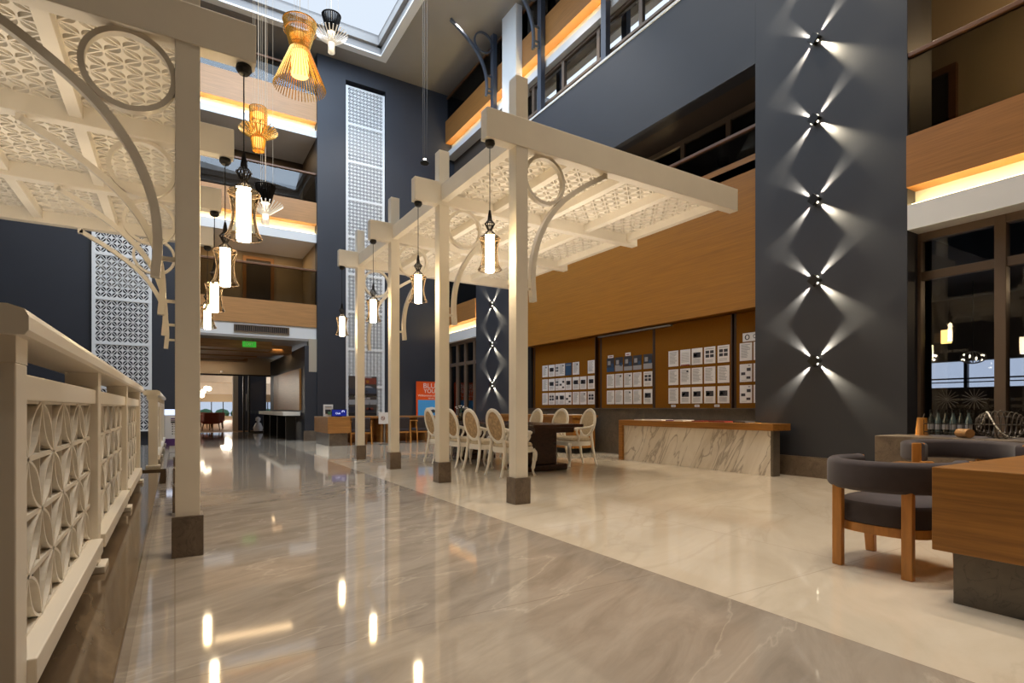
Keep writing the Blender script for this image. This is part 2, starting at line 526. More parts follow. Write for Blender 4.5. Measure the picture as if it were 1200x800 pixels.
MB().box(1.9, YB + 2.22, 3.55, 2.0, YB + 2.28, 6.05).box(2.75, YB + 2.22, 3.55, 2.85, YB + 2.28, 6.05).box(2.0, YB + 2.22, 5.95, 2.75, YB + 2.28, 6.05).build('door_casing', 'woodpan', dr)
MB().box(2.0, YB + 2.24, 3.55, 2.75, YB + 2.28, 5.95).build('door_leaf', 'brown', dr)

# --- right side
dr = thing('gallery_door', 'added dark door shape on the rear wall of the near right gallery', 'door', (10.95, 4.3, 4.3))  # door added to put a dark shape behind the gallery glass
MB().box(10.9, 3.8, 4.3, 10.99, 3.9, 6.7).box(10.9, 4.7, 4.3, 10.99, 4.8, 6.7).box(10.9, 3.9, 6.6, 10.99, 4.7, 6.7).build('door_casing', 'railwood', dr)
MB().box(10.94, 3.9, 4.3, 10.99, 4.7, 6.6).build('door_leaf', 'bark', dr)
struct('pillar_near', box(XR, 3.3, 0, XR + .7, 5.46, ZC), 'blue', 'broad slate blue pillar with five crossed wall lights', .004)
struct('pillar_far', box(XR, 13.1, 0, XR + .7, 15.1, 8.65), 'blue', 'far slate blue pillar with crossed wall lights')
struct('baseboard_near_pillar', box(XR - .03, 3.26, 0, XR + .74, 5.5, .3), 'stone', 'brown stone skirting of the near pillar')
struct('baseboard_far_pillar', box(XR - .03, 13.06, 0, XR + .7, 15.14, .3), 'stone', 'brown stone skirting of the far pillar')
struct('wall_right_wood', box(8.3, 5.46, 2.72, 8.6, 12.75, 5.3), 'woodwall', 'oak clad wall above the notice boards')
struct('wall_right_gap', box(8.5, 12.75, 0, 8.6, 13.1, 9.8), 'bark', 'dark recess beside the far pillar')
struct('wall_board_backing', box(8.58, 5.46, 1.02, 8.6, 12.75, 2.72), 'board', 'brown wall behind the notice boards')
struct('wall_low_stone', box(8.38, 5.46, 0, 8.6, 12.75, 1.0), 'stonedark', 'grey stone dado below the notice boards')
struct('trim_dado', box(8.34, 5.46, 1.0, 8.55, 12.75, 1.02), 'stonedark', 'stone ledge under the notice boards')
struct('wall_right_upper', box(XR, 5.46, 6.6, XR + .3, 12.6, 8.6), 'blue', 'slate blue parapet wall of the upper terrace')
struct('trim_coping', box(XR - .02, 5.46, 8.6, XR + .32, 12.6, 8.65), 'white', 'pale coping on the upper terrace parapet')
struct('pillar_white', box(XR - .06, 12.66, 6.0, XR + .14, 13.4, ZC), 'white', 'white upper pilaster on the right side')
# second floor gallery behind the wood wall
root = thing('glass_balustrade', 'glass balustrade with wooden rail above the oak clad wall', 'balustrade', (8.36, 5.46, 5.3))
MB().box(8.36, 5.46, 5.3, 8.372, 12.7, 5.78).build('glass_pane', 'gdark', root)
MB().box(8.32, 5.46, 5.76, 8.41, 12.7, 5.82).build('handrail', 'railwood', root, bevel=.01)
wn = thing('window_1', 'dark bronze framed gallery window above the oak wall', 'window', (9.1, 9, 5.3)); wn['kind'] = 'structure'
q = MB()
for y in (5.5, 6.7, 7.8, 8.9, 10.0, 11.1, 12.2):
    q.box(8.975, y - .05, 5.21, 9.085, y + .05, 6.59)
q.box(8.98, 5.46, 6.5, 9.08, 12.7, 6.6).build('window_frame', 'dframe', wn)
MB().box(9.02, 5.46, 5.2, 9.032, 12.7, 6.6).build('window_pane', 'gdark', wn)
struct('floor_gallery_right', box(8.3, 5.46, 5.05, 11, 13.1, 5.2), 'brown', 'floor slab of the gallery above the oak wall')
struct('ceiling_gallery_right', box(8.3, 5.46, 6.6, 11, 13.1, 6.7), 'brown', 'dark soffit of the gallery above the oak wall')
struct('wall_gallery_right', box(11, -5, 3.4, 11.2, 13.1, 9.8), 'beige', 'rear wall of the right hand galleries')
# third floor windows + gallery above
wn = thing('window_2', 'long reflective window band of the upper terrace', 'window', (8.9, 9, 8.65)); wn['kind'] = 'structure'
q = MB()
for y in (5.6, 7.0, 8.35, 9.7, 11.05, 12.4):
    q.box(8.325, y - .05, 8.6, 8.415, y + .05, 9.82)
q.box(8.33, 5.46, 9.75, 8.41, 12.6, 9.83).build('window_frame', 'dframe', wn)
MB().box(8.37, 5.46, 8.6, 8.382, 12.6, 9.83).build('window_pane', 'gmirror', wn)
struct('floor_terrace', box(8.3, 5.46, 8.5, 11, 13.1, 8.58), 'soffit', 'floor slab of the upper terrace')
root = thing('glass_balustrade', 'glass strip and brown handrail on the slate blue parapet', 'balustrade', (XR + .2, 5.46, 8.65))
MB().box(XR + .2, 5.46, 8.65, XR + .212, 12.6, 8.86).build('glass_pane', 'glass', root)
MB().box(XR + .16, 5.46, 8.86, XR + .26, 12.6, 8.93).build('handrail', 'dframe', root, bevel=.01)
gallery('R', 4.0, 17.7, 9.84, 10.04, 10.38, 11.15, 11.95, 'upper_right', 'woodpan', off=UP)
struct('wall_far_right_upper', box(8.5, 15.1, 4.4, 8.6, 17.7, 9.84), 'brown', 'dark wall under the upper right gallery')
struct('wall_upper_right_back', box(10.4, 4, 10.1, 10.5, 17.7, 12.1), 'brown', 'rear wall of the upper right gallery')
# near right bay
gallery('R', -5, 3.3, 3.3, 3.62, 3.84, 4.5, 5.52, 'near_right', 'woodpan')
struct('wall_near_right_upper', box(XR + .3, -5, 6.6, XR + .6, 3.3, ZC), 'brown', 'dark wall over the near right gallery')
struct('floor_gallery_near', box(8.75, -5, 4.2, 11, 5.4, 4.3), 'brown', 'floor slab of the near right gallery')
gallery('R', 15.1, 17.7, 3.26, 3.58, 3.84, 4.45, 5.5, 'far_right', 'woodpan')

def big_window(name, y0, y1, x, ys, zt, label, ztr=2.74, z0=.5, gl='gdark'):
    wn = thing(name, label, 'window', (x, y0, z0)); wn['kind'] = 'structure'
    q = MB()
    for y in ys:
        q.box(x - .066, y - .055, z0 + .004, x + .066, y + .055, zt - .004)
    q.box(x - .06, y0, zt - .1, x + .06, y1, zt).box(x - .05, y0, ztr - .055, x + .05, y1, ztr + .055).box(x - .06, y0, z0, x + .06, y1, z0 + .1)
    q.build('window_frame', 'dframe', wn, bevel=.006)
    MB().box(x, y0, z0, x + .012, y1, zt).build('window_pane', gl, wn)
    return wn
W3 = big_window('window_3', -5, 3.36, 8.35, (3.32, 2.46, 1.2, -.1, -1.4, -2.7), 3.3, 'tall bronze framed window right of the near pillar', gl='glass')
big_window('window_4', 15.1, 17.7, 8.2, (15.5, 16.15, 16.75, 17.4), 3.26, 'bronze framed window beyond the far pillar', 2.5, .1)
struct('wall_window_base', box(8.3, -5, 0, 8.5, 3.3, .5), 'stonedark', 'stone base below the right window')
struct('wall_window_side', box(8.3, 3.3, 0, 8.7, 3.36, 3.3), 'brown', 'dark reveal between pillar and right window')
# dark restaurant behind the right window
m = MB()
m.box(13.9, -5, 0, 14.1, 3.7, 3.4).box(13.9, 5.7, 0, 14.1, 9, 3.4).box(13.9, 3.7, 0, 14.1, 5.7, 1.45).box(13.9, 3.7, 2.0, 14.1, 5.7, 3.4)
struct('wall_restaurant_far', m, 'brown', 'dark far wall of the room behind the right window')
struct('wall_restaurant_side', box(8.7, 9, 0, 14.1, 9.1, 3.4), 'brown', 'dark side wall of the room behind the right window')
struct('ceiling_restaurant', box(8.4, -5, 3.3, 14.1, 9.1, 3.4), 'brown', 'dark ceiling of the room behind the right window')
wn = thing('window_5', 'daylit strip window across the dark room on the right', 'window', (14, 4.7, 1.45)); wn['kind'] = 'structure'
q = MB()
for y in (3.75, 4.7, 5.65):
    q.box(13.95, y - .03, 1.45, 14.05, y + .03, 2.0)
q.box(13.95, 3.7, 1.62, 14.05, 5.7, 1.65).box(13.95, 3.7, 1.55, 14.05, 5.7, 1.57)
q.build('window_frame', 'black', wn)
MB().box(14.0, 3.7, 1.45, 14.01, 5.7, 2.0).build('window_pane', 'glass', wn)
for i, (x, y, z) in enumerate(((12.2, 4.72, 1.98), (12.2, 4.0, 1.93))):
    c = thing('chandelier', ('glowing ball chandelier behind the right window, nearer the pillar', 'dim wire chandelier behind the right window, farther from the pillar')[i], 'chandelier', (x, y, z), group='chandeliers in the dark restaurant')
    q = MB()
    for k in range(9):
        a = pi * k / 9
        q.tube([(x + .19 * cos(a) * cos(t), y + .19 * sin(a) * cos(t), z + .11 * sin(t)) for t in [2 * pi * j / 20 for j in range(20)]], .006, 5, True)
    q.build('wire_cage', 'wire', c)
    q = MB()
    for k in range(10):
        a = 2 * pi * k / 10
        q.lathe([(.003, -.02), (.02, 0), (.003, .02)], 8, (x + .15 * cos(a), y + .15 * sin(a), z + .05 * sin(3 * a)))
    q.build('bulb', 'dot' if i == 0 else 'coolglow', c)
    MB().tube([(x, y, z + .11), (x, y, 3.3)], .008, 6).build('cable', 'black', c)
# faint lettering on the window
q = MB().use('frost')
text_mesh(q, 'BELEK BEACH', .048, (8.33, 2.925, 1.735), (R(90), 0, R(-90)), .001)
q.build('lettering', None, W3)
# frosted flower pattern band on that glass
q = MB().use('frost')
for yc in (3.0, 2.72, 2.1, 1.8, 1.5):
    for k in range(8):
        a = pi * k / 8
        p0 = (yc + .13 * cos(a), 1.13 + .13 * sin(a)); p1 = (yc - .13 * cos(a), 1.13 - .13 * sin(a))
        q.tube([(8.335, p0[0], p0[1]), (8.335, p1[0], p1[1])], .0035, 4)
q.build('frosted_pattern', None, W3)
s = thing('wall_sconce', 'small lit wall sconce behind the right window', 'light', (8.95, 3.2, 2.0))
MB().box(8.9, 3.17, 1.9, 8.96, 3.27, 2.08).build('lamp_shade', 'goldglow', s)
MB().box(8.93, 3.27, 1.92, 8.97, 3.36, 2.05).build('bracket', 'dframe', s)

# stone planter ledge under the right window
struct('trim_ledge', box(7.42, -5, 0, 8.3, 3.42, .68), 'stone', 'brown stone ledge in front of the right window', .01)

# ------------------------------------------------------------------ entry corridor under the gallery
struct('wall_corridor_right', box(3.42, YB + .05, 0, 3.54, 24.9, 2.95), 'blue', 'dark wall on the right of the far corridor')
struct('baseboard_corridor', box(3.38, YB + .02, 0, 3.78, YB + .05, .32), 'stone', 'stone skirting at the corridor wall end')
struct('pillar_pale', box(3.54, YB + .06, 2.15, 3.78, YB + .3, 3.17), 'pale', 'pale pilaster above the corridor corner')
struct('wall_corridor_end', box(3.54, YB + .06, 0, 3.78, YB + .3, 2.15), 'blue', 'dark wall end below the pale pilaster')
struct('ceiling_corridor', box(-5, YB + .12, 3.1, 3.8, 26, 3.17), 'soffit', 'pale plaster ceiling of the far corridor')
struct('wall_corridor_left', box(-5, YB, 0, -4.8, 26, 3.17), 'blue', 'left wall of the far corridor')
struct('wall_above_doors', box(-5, 24.9, 2.4, 3.8, 25.1, 3.1), 'beige', 'pale wall above the glass doors')
for i in range(6):
    x0 = (.2, .0, -.3, .1, -.2, .3)[i]; x1 = (2.6, 3.35, 2.9, 2.5, 2.2, 2.4)[i]
    o = box(x0 - 3, 18.6 + i * .95, 2.86 - .02 * (i % 2), x1, 19.35 + i * .95, 3.1).build('ceiling_raft', 'rafter')
    o['kind'] = 'structure'; o['category'] = 'ceiling'; o['label'] = 'dark oak plank raft under the corridor ceiling, %s from the hall' % ('first', 'second', 'third', 'fourth', 'fifth', 'sixth')[i]
e = thing('exit_sign', 'green lit exit sign hanging over the far corridor', 'sign', (1.93, 18.2, 2.93))
MB().box(1.72, 18.18, 2.86, 2.1, 18.22, 3.03).build('sign_box', 'exit', e, bevel=.01)
q = MB().use('paper')
text_mesh(q, 'EXIT', .1, (1.91, 18.175, 2.945), (R(90), 0, 0), .001)
q.build('lettering', None, e)
MB().tube([(1.8, 18.2, 3.03), (1.8, 18.2, 3.1)], .006, 6).tube([(2.02, 18.2, 3.03), (2.02, 18.2, 3.1)], .006, 6).build('hanger', 'black', e)
v = thing('air_vent', 'grey louvred air vent in the white fascia above the corridor', 'vent', (2.1, YB + .11, 3.36))
MB().box(1.48, YB + .1, 3.28, 2.95, YB + .13, 3.46).build('vent_back', 'bark', v)
q = MB()
for k in range(26):
    q.box(1.5 + k * .0565, YB + .085, 3.29, 1.515 + k * .0565, YB + .105, 3.45)
q.box(1.46, YB + .08, 3.45, 2.97, YB + .12, 3.475).box(1.46, YB + .08, 3.265, 2.97, YB + .12, 3.29)
for x in (1.46, 1.95, 2.45, 2.95):
    q.box(x, YB + .08, 3.27, x + .025, YB + .12, 3.47)
q.build('vent_grille', 'dframe', v)
# sliding glass doors
d = thing('door_1', 'glass sliding entrance doors at the end of the corridor', 'door', (1, 25, 0)); d['kind'] = 'structure'
q = MB()
for x in (-2.6, -.6, .28, .62, 2.42, 2.62, 3.55):
    q.box(x - .035, 24.97, 0, x + .035, 25.05, 2.4)
q.box(-4.8, 24.95, 2.34, 3.62, 25.07, 2.42).box(-4.8, 24.97, 0, .28, 25.05, .06).box(2.62, 24.97, 0, 3.6, 25.05, .06)
q.build('door_frame', 'black', d)
MB().box(-4.8, 25.0, 0, .28, 25.012, 2.36).build('glass_pane', 'glass', d)
MB().box(2.62, 25.0, 0, 3.6, 25.012, 2.36).build('glass_pane', 'glass', d)
q = MB().box(.7, 24.93, .9, .72, 24.95, 1.6).box(2.5, 24.93, .9, 2.52, 24.95, 1.6)
q.build('door_handle', 'metal', d)
MB().lathe([(.05, 0), (.06, .03), (.04, .07)], 12, (1.6, 24.92, 2.45)).build('motion_sensor', 'paper', d)
# wall cladding and console counter
struct('trim_cladding', box(3.36, 18.3, .95, 3.43, 23.6, 2.28), 'woodpan', 'pale timber cladding recessed in the corridor wall')
c = thing('console_counter', 'pale stone console counter along the corridor wall', 'counter', (3.1, 21, 0))
MB().box(2.86, 18.2, .78, 3.37, 24.0, .9).build('counter_top', 'cream', c, bevel=.01)
for k, y in enumerate((18.6, 20.3, 22.0, 23.7)):
    MB().box(3.0, y - .04, 0, 3.3, y + .04, .78).build('leg', 'black', c)
cl = thing('cleaning_cone', 'small white floor figure behind the right glass door', 'ornament', (3.1, 26.2, 0))
MB().lathe([(.16, 0), (.2, .15), (.12, .35), (.03, .42)], 14, (3.1, 26.2, .0)).build('body', 'paper', cl, True)
MB().lathe([(.02, .4), (.1, .48), (.1, .58), (.01, .65)], 12, (3.1, 26.2, 0)).build('head', 'paper', cl, True)
# restaurant beyond
struct('wall_dining_panel', box(2.42, 27.5, 0, 3.6, 27.8, 3.1), 'blue', 'dark panel beyond the glass doors')
struct('pillar_dining', box(2.22, 27.4, 0, 2.42, 27.8, 3.1), 'beige', 'pale post beyond the glass doors')
m = MB()
m.box(-9, 60, 0, 14, 60.2, .25).box(-9, 60, 1.62, 14, 60.2, 3.3).box(13.8, 26, 0, 14, 60, 3.3)
struct('wall_dining_far', m, 'beige', 'far wall of the room beyond the glass doors')
struct('ceiling_dining', box(-9, 25.1, 3.2, 14, 60.2, 3.4), 'white', 'pale ceiling of the room beyond the glass doors')
for i, (y, z) in enumerate(((42, 2.75), (52, 2.2))):
    struct('beam_dining_%d' % (i + 1), box(-9, y, z, 13.8, y + .4, 3.2), 'cream', 'beige ceiling beam beyond the doors, %s one' % ('nearer', 'farther')[i])
wn = thing('window_6', 'wide daylit window at the far end of the room beyond the doors', 'window', (0, 60.1, .25)); wn['kind'] = 'structure'
q = MB()
for x in range(-8, 14, 1):
    q.box(x - .04, 60.05, .25, x + .04, 60.15, 1.62)
q.build('window_frame', 'black', wn)
MB().box(-9, 60.1, .25, 13.8, 60.11, 1.62).build('window_pane', 'glass', wn)
for i in range(7):
    x = 1.2 + i * 1.45
    t = tag(MB().lathe([(.1, 0), (.6, .2), (.7, .5), (.5, .8), (.1, .95)], 12, (x, 63 + .2 * (i % 2), 0)).build('garden_shrub', 'green', None, True), 'soft green shrub outside the far window, %s from the left' % ('first', 'second', 'third', 'fourth', 'fifth', 'sixth', 'seventh')[i], 'shrub', 'shrubs outside the far window')
ch = thing('globe_chandelier', 'cluster of bright white globes beyond the glass doors', 'chandelier', (.75, 29.5, 2.0))
q = MB()
for k in range(11):
    a = k * 2.4; r = .12 + .52 * (k / 11) ** .5
    q.lathe([(.01, -.12), (.09, -.085), (.12, 0), (.09, .085), (.01, .12)], 12, (.85 + r * cos(a), 29.5 + r * sin(a), 1.62 + .16 * (k % 3)))
q.build('globe', 'coolglow', ch, True)
MB().tube([(.75, 29.5, 1.9), (.75, 29.5, 3.2)], .015, 6).build('cable', 'black', ch)
def tub_chair():
    t = thing('tub_chair', 'x', 'chair', (0, 0, 0), group='red tub chairs beyond the doors')
    MB().box(-.28, -.28, .3, .28, .28, .45).build('seat', 'red', t, bevel=.05, local=True)
    arc = [(.3 * cos(R(a)), .3 * sin(R(a)), .62) for a in range(20, 345, 20)]
    MB().sweep([Vector((p[0], p[1], .6)) for p in arc], [(-.04, -.2), (.04, -.2), (.04, .2), (-.04, .2)], (0, 0, 1)).build('backrest', 'red', t, True, local=True)
    for sx in (-1, 1):
        for sy in (-1, 1):
            MB().tube([(.22 * sx, .22 * sy, .32), (.25 * sx, .25 * sy, 0)], [.025, .015], 8).build('leg', 'darkwood', t, local=True)
    return t
tc = tub_chair()
spots = [(.35, 28.4, 1), (1.4, 28.3, 2.5), (-.15, 29.6, .3), (.75, 30.4, 4), (1.75, 30.3, 3), (.2, 31.6, 2), (1.3, 31.8, 1)]
for i, (x, y, a) in enumerate(spots):
    lb = 'red tub chair beyond the glass doors, %s from the doors' % ('nearest', 'second', 'third', 'fourth', 'fifth', 'sixth', 'seventh')[i]
    if i == 0:
        tc.location = (x, y, 0); tc.rotation_euler.z = a; tc['label'] = lb
    else:
        dup(tc, (x, y, 0), a, lb)
tb = thing('round_table', 'small round table among the red tub chairs', 'table', (.9, 29.3, 0))
MB().lathe([(.45, .7), (.45, .74)], 20, (.9, 29.3, 0)).build('tabletop', 'rafter', tb)
MB().lathe([(.25, 0), (.04, .04), (.04, .7)], 14, (.9, 29.3, 0)).build('pedestal', 'darkwood', tb)

# ------------------------------------------------------------------ tall lattice screens on the back wall
def tall_screen(x0, x1, z0, z1, label, y, pale):
    t = thing('lattice_screen', label, 'screen', ((x0 + x1) / 2, y, z0), group='tall lattice screens')
    q = MB(); fw = .07
    q.box(x0, y - .05, z0, x0 + fw, y + .02, z1).box(x1 - fw, y - .05, z0, x1, y + .02, z1)
    n = 9; h = (z1 - z0) / n
    for k in range(n + 1):
        zz = z0 + h * k
        q.box(x0 + fw, y - .045, max(z0, zz - .035), x1 - fw, y + .015, min(z1, zz + .035))
    q.build('frame', 'screen', t)
    base = None
    for k in range(n):
        if base is None:
            q = MB(); zz = z0 + .035
            star_cells(x1 - x0 - 2 * fw, h - .07, .125, lambda p: (x0 + fw + p[0], y - .015, zz + p[1]), q)
            base = q.build('lattice_panel', 'screen', t, solid=.03); o = base
        else:
            o = base.copy(); COL.objects.link(o); o.parent = t; o.location.z = h * k
        if k % 3 == pale:
            MB().box(x0 + fw, y + .03, z0 + h * k + .3, x1 - fw, y + .04, z0 + h * (k + 1) - .1).build('backing_board', 'ceil', t)
    return t
tall_screen(nx0 + .02, nx1 - .02, .5, 11.42, 'tall white lattice screen in the tower niche, posters below', YB + .1, 1)
tall_screen(-1.82, -.53, .4, 10.8, 'tall white lattice screen on the left back wall', YB - .06, 0)

# ------------------------------------------------------------------ pergolas
BR = [(.19, -1.62), (.175, -1.35), (.215, -1.05), (.34, -.75), (.54, -.49), (.84, -.25), (1.2, -.03)]
def pergola(label, xc, sg, Ys, zb, zt, ztop, y_end):
    t = thing('pergola', label, 'pergola', (xc, Ys[0], 0), group='white lattice pergolas')
    X = lambda u: xc + sg * u
    hw = .075
    bw = .065
    for k, Y in enumerate(Ys):
        yc = Y + hw
        MB().box(xc - hw, Y, .26, xc + hw, Y + 2 * hw, ztop).build('post', 'cream', t, bevel=.005)
        MB().box(xc - hw - .02, Y - .02, 0, xc + hw + .02, Y + 2 * hw + .02, .28).build('post_base', 'stone', t, bevel=.004)
        MB().box(X(-.43), Y - .004, zb, X(3.62), Y + 2 * bw, zt).build('cross_beam', 'cream', t, bevel=.006)
        pts = [Vector((X(.335 + .255 * cos(2 * pi * j / 40)), yc, zb - .262 + .255 * sin(2 * pi * j / 40))) for j in range(40)]
        MB().sweep(pts, [(-.018, -.03), (.018, -.03), (.018, .03), (-.018, .03)], (0, 1, 0), True).build('ring', 'cream', t, True)
        q = MB()
        pts = [Vector((X(p.x), yc, zb + p.z)) for p in catmull([(a, 0, b) for a, b in BR], 7)]
        q.sweep(pts, [(-.028, -.035), (.028, -.035), (.028, .035), (-.028, .035)], (0, 1, 0))
        q.box(X(1.17), yc - .035, zb - .06, X(1.23), yc + .035, zb + .0)
        q.box(X(.07), yc - .012, zb - 1.5, X(.17), yc + .012, zb - 1.47)
        q.build('bracket', 'cream', t)
    yb0, yb1 = Ys[0] + .06, Ys[-1] + .1
    us = (0, .82, 1.65, 2.49, 3.42)
    for i, u in enumerate(us):
        MB().box(X(u) - .05, yb0, zb + .05, X(u) + .05, yb1, zb + .27).build('purlin', 'cream', t, bevel=.004)
    for k in range(len(Ys) - 1):
        for i in range(len(us) - 1):
            a0, a1 = sorted((X(us[i] + .05), X(us[i + 1] - .05)))
            b0, b1 = Ys[k] + 2 * bw, Ys[k + 1]
            q = MB()
            star_cells(a1 - a0, b1 - b0, .115, lambda p: (a0 + p[0], b0 + p[1], zb + .21), q, .04, .24)
            q.build('lattice_panel', 'cream', t, solid=.1)
    return t
YR = [4.89, 6.86, 8.82, 10.8]
YL = [4.37, 6.12, 7.87, 9.62]
pergola('white lattice pergola on four posts beside the dining table', 3.145, 1, YR, 3.80, 4.11, 4.55, 11)
pergola('white lattice pergola overhead beside the railing', .075, -1, YL, 3.53, 3.81, 4.25, 9.9)

# ------------------------------------------------------------------ hanging lanterns
def lantern(zb):
    """origin at the beam underside; zb is the drop of the tube's lower end"""
    t = thing('hanging_lantern', 'x', 'lantern', (0, 0, 0), group='hanging glass lanterns')
    MB().lathe([(.05, -.0), (.055, -.03), (.035, -.06), (.01, -.065)], 18).build('ceiling_cap', 'black', t, True, local=True)
    MB().tube([(0, 0, -.06), (0, 0, zb + .64)], .0045, 6).build('cord', 'black', t, local=True)
    q = MB()   # wire finial: ribs of a spindle
    prof = [(.006, .64), (.016, .58), (.02, .54), (.052, .50), (.026, .45), (.02, .43), (.045, .405), (.058, .39), (.058, .37)]
    for k in range(12):
        a = 2 * pi * k / 12
        q.tube([(r * cos(a), r * sin(a), zb + z) for r, z in prof], .0045, 5)
    for r, z in ((.02, .54), (.052, .50), (.022, .44), (.058, .38)):
        q.tube([(r * cos(2 * pi * j / 16), r * sin(2 * pi * j / 16), zb + z) for j in range(16)], .005, 5, True)
    q.build('wire_finial', 'cage', t, True, local=True)
    prof = [(.06, .365), (.105, .36), (.112, .345), (.098, .31), (.086, .25), (.08, .19), (.087, .12), (.104, .06), (.126, .025), (.12, .015)]
    MB().lathe([(r, zb + z) for r, z in prof], 28, cap=False).build('glass_shade', 'gamber', t, True, local=True)
    q = MB()
    for r, z in ((.112, .345), (.126, .022)):
        q.tube([(r * cos(2 * pi * j / 28), r * sin(2 * pi * j / 28), zb + z) for j in range(28)], .0022, 5, True)
    for k in range(6):
        a = 2 * pi * k / 6
        q.tube([(r * cos(a), r * sin(a), zb + z) for r, z in prof[1:]], .0012, 4)
    q.build('shade_rim', 'dframe', t, True, local=True)
    MB().lathe([(.044, zb), (.048, zb + .01), (.048, zb + .35), (.042, zb + .37)], 24).build('light_tube', 'tube', t, True, local=True)
    return t
ordn = ('nearest', 'second', 'third', 'farthest')
lanR = lantern(-1.36)
for i, Y in enumerate(YR):
    lb = 'lit glass lantern on the pergola by the dining table, %s' % ordn[i]
    if i == 0:
        lanR.location = (2.79, Y + .07, 3.796); lanR['label'] = lb
    else:
        dup(lanR, (2.79, Y + .07, 3.796), 0, lb)
lanL = lantern(-1.28)
for i, Y in enumerate(YL):
    lb = 'lit glass lantern on the overhead pergola by the railing, %s' % ordn[i]
    if i == 0:
        lanL.location = (.43, Y + .07, 3.526); lanL['label'] = lb
    else:
        dup(lanL, (.43, Y + .07, 3.526), 0, lb)

# ------------------------------------------------------------------ rod pendants in the atrium
def rods(mb, r0, z0, r1, z1, n, w=.006, a0=0.0, mid=None):
    for k in range(n):
        a = a0 + 2 * pi * k / n
        pts = [(r0 * cos(a), r0 * sin(a), z0)]
        if mid: pts.append((mid[0] * cos(a), mid[0] * sin(a), mid[1]))
        pts.append((r1 * cos(a), r1 * sin(a), z1))
        mb.tube(pts, w, 4)
def hoop(mb, r, z, w=.008):
    mb.tube([(r * cos(2 * pi * j / 32), r * sin(2 * pi * j / 32), z) for j in range(32)], w, 5, True)
def rod_pendant(label, loc, kind, sc, rodm, glowm, cablez):
    t = thing('rod_pendant', label, 'pendant lamp', loc, group='rod pendants in the atrium')
    q = MB()
    if kind == 'hourglass':
        rods(q, .30, .62, .165, .12, 64, .009); hoop(q, .30, .62, .012); hoop(q, .165, .12, .01); hoop(q, .17, .2, .008); hoop(q, .29, .45, .008)
        q2 = MB(); rods(q2, .17, .12, .47, -.62, 48, .0085); hoop(q2, .17, .1, .01)
        core = [(.15, .05), (.155, -.38), (.02, -.4)]; top = [(.03, .4), (.14, .38), (.14, .33)]
    elif kind == 'wings':
        rods(q, .15, .45, .15, .1, 36, .008); hoop(q, .15, .45); hoop(q, .16, .1); rods(q, .16, .1, .1, -.35, 30, .008); hoop(q, .1, -.35)
        q2 = MB(); rods(q2, .1, -.12, .34, .03, 30, .011, .1); rods(q2, .13, -.1, .3, .1, 20, .009)
        core = [(.09, .2), (.1, -.25), (.02, -.28)]; top = [(.02, .36), (.1, .35), (.1, .3)]
    else:
        rods(q, .2, .42, .1, .05, 30, .014); hoop(q, .2, .42, .016); hoop(q, .1, .05, .012)
        q2 = MB(); rods(q2, .08, -.2, .36, .02, 26, .012); rods(q2, .06, -.02, .07, -.42, 18, .008); hoop(q2, .08, -.2)
        core = [(.06, .02), (.07, -.3), (.02, -.32)]; top = [(.02, .1), (.09, .08), (.09, .04)]
    for mm in (q, q2):
        mm.v = [tuple(sc * c for c in p) for p in mm.v]
    q.build('rod_crown', rodm[0], t, local=True); q2.build('rod_skirt', rodm[1], t, local=True)
    MB().lathe([(sc * r, sc * z) for r, z in reversed(core)], 20).build('lamp_core', glowm, t, True, local=True)
    MB().lathe([(sc * r, sc * z) for r, z in reversed(top)], 20).build('lamp_cap', glowm, t, True, local=True)
    q = MB(); q.tube([(0, 0, sc * .35), (0, 0, cablez - loc[2])], .006, 5)
    for k in range(3):
        a = 2.1 * k
        q.tube([(sc * .15 * cos(a), sc * .15 * sin(a), sc * .4), (sc * .15 * cos(a), sc * .15 * sin(a), cablez - loc[2])], .0022, 4)
    q.build('cable', 'clear', t, local=True)
    return t
fwd = (sin(T), cos(T)); rgt = (cos(T), -sin(T))
rod_pendant('large gold hourglass rod pendant with flared skirt, highest on the left', (1.81, 9.81, 7.02), 'hourglass', .9, ('gold', 'gold'), 'goldglow', ZC + .6)
rod_pendant('small gold rod pendant with upturned wings, below the large gold one', (1.17, 9.85, 5.56), 'wings', .88, ('gold', 'gold'), 'goldglow', ZC + .6)
rod_pendant('black cup rod pendant with clear wings, just under the skylight corner', (2.56, 10.76, 8.2), 'cup', .85, ('black', 'clear'), 'coolglow', ZC + .6)
rod_pendant('dark cup rod pendant with clear wings, behind the nearest left lantern', (1.34, 10.34, 4.55), 'cup', .8, ('cage', 'clear'), 'coolglow', ZC + .6)
t = thing('cable_lamp', 'tiny lamp on three long cables near the back wall', 'pendant lamp', (5.06, 12.15, 6.85))
q = MB()
for k in range(3):
    a = 2.1 * k
    q.tube([(5.06 + .05 * cos(a), 12.15 + .05 * sin(a), 6.9), (5.06 + .06 * cos(a), 12.15 + .06 * sin(a), ZC)], .003, 4)
q.build('cable', 'wire', t)
MB().lathe([(.1, 0), (.11, .03), (.05, .08)], 16, (5.06, 12.15, 6.83)).build('lamp_body', 'black', t, True)
MB().lathe([(.035, .08), (.03, .12)], 10, (5.06, 12.15, 6.83)).build('bulb', 'dot', t, True)

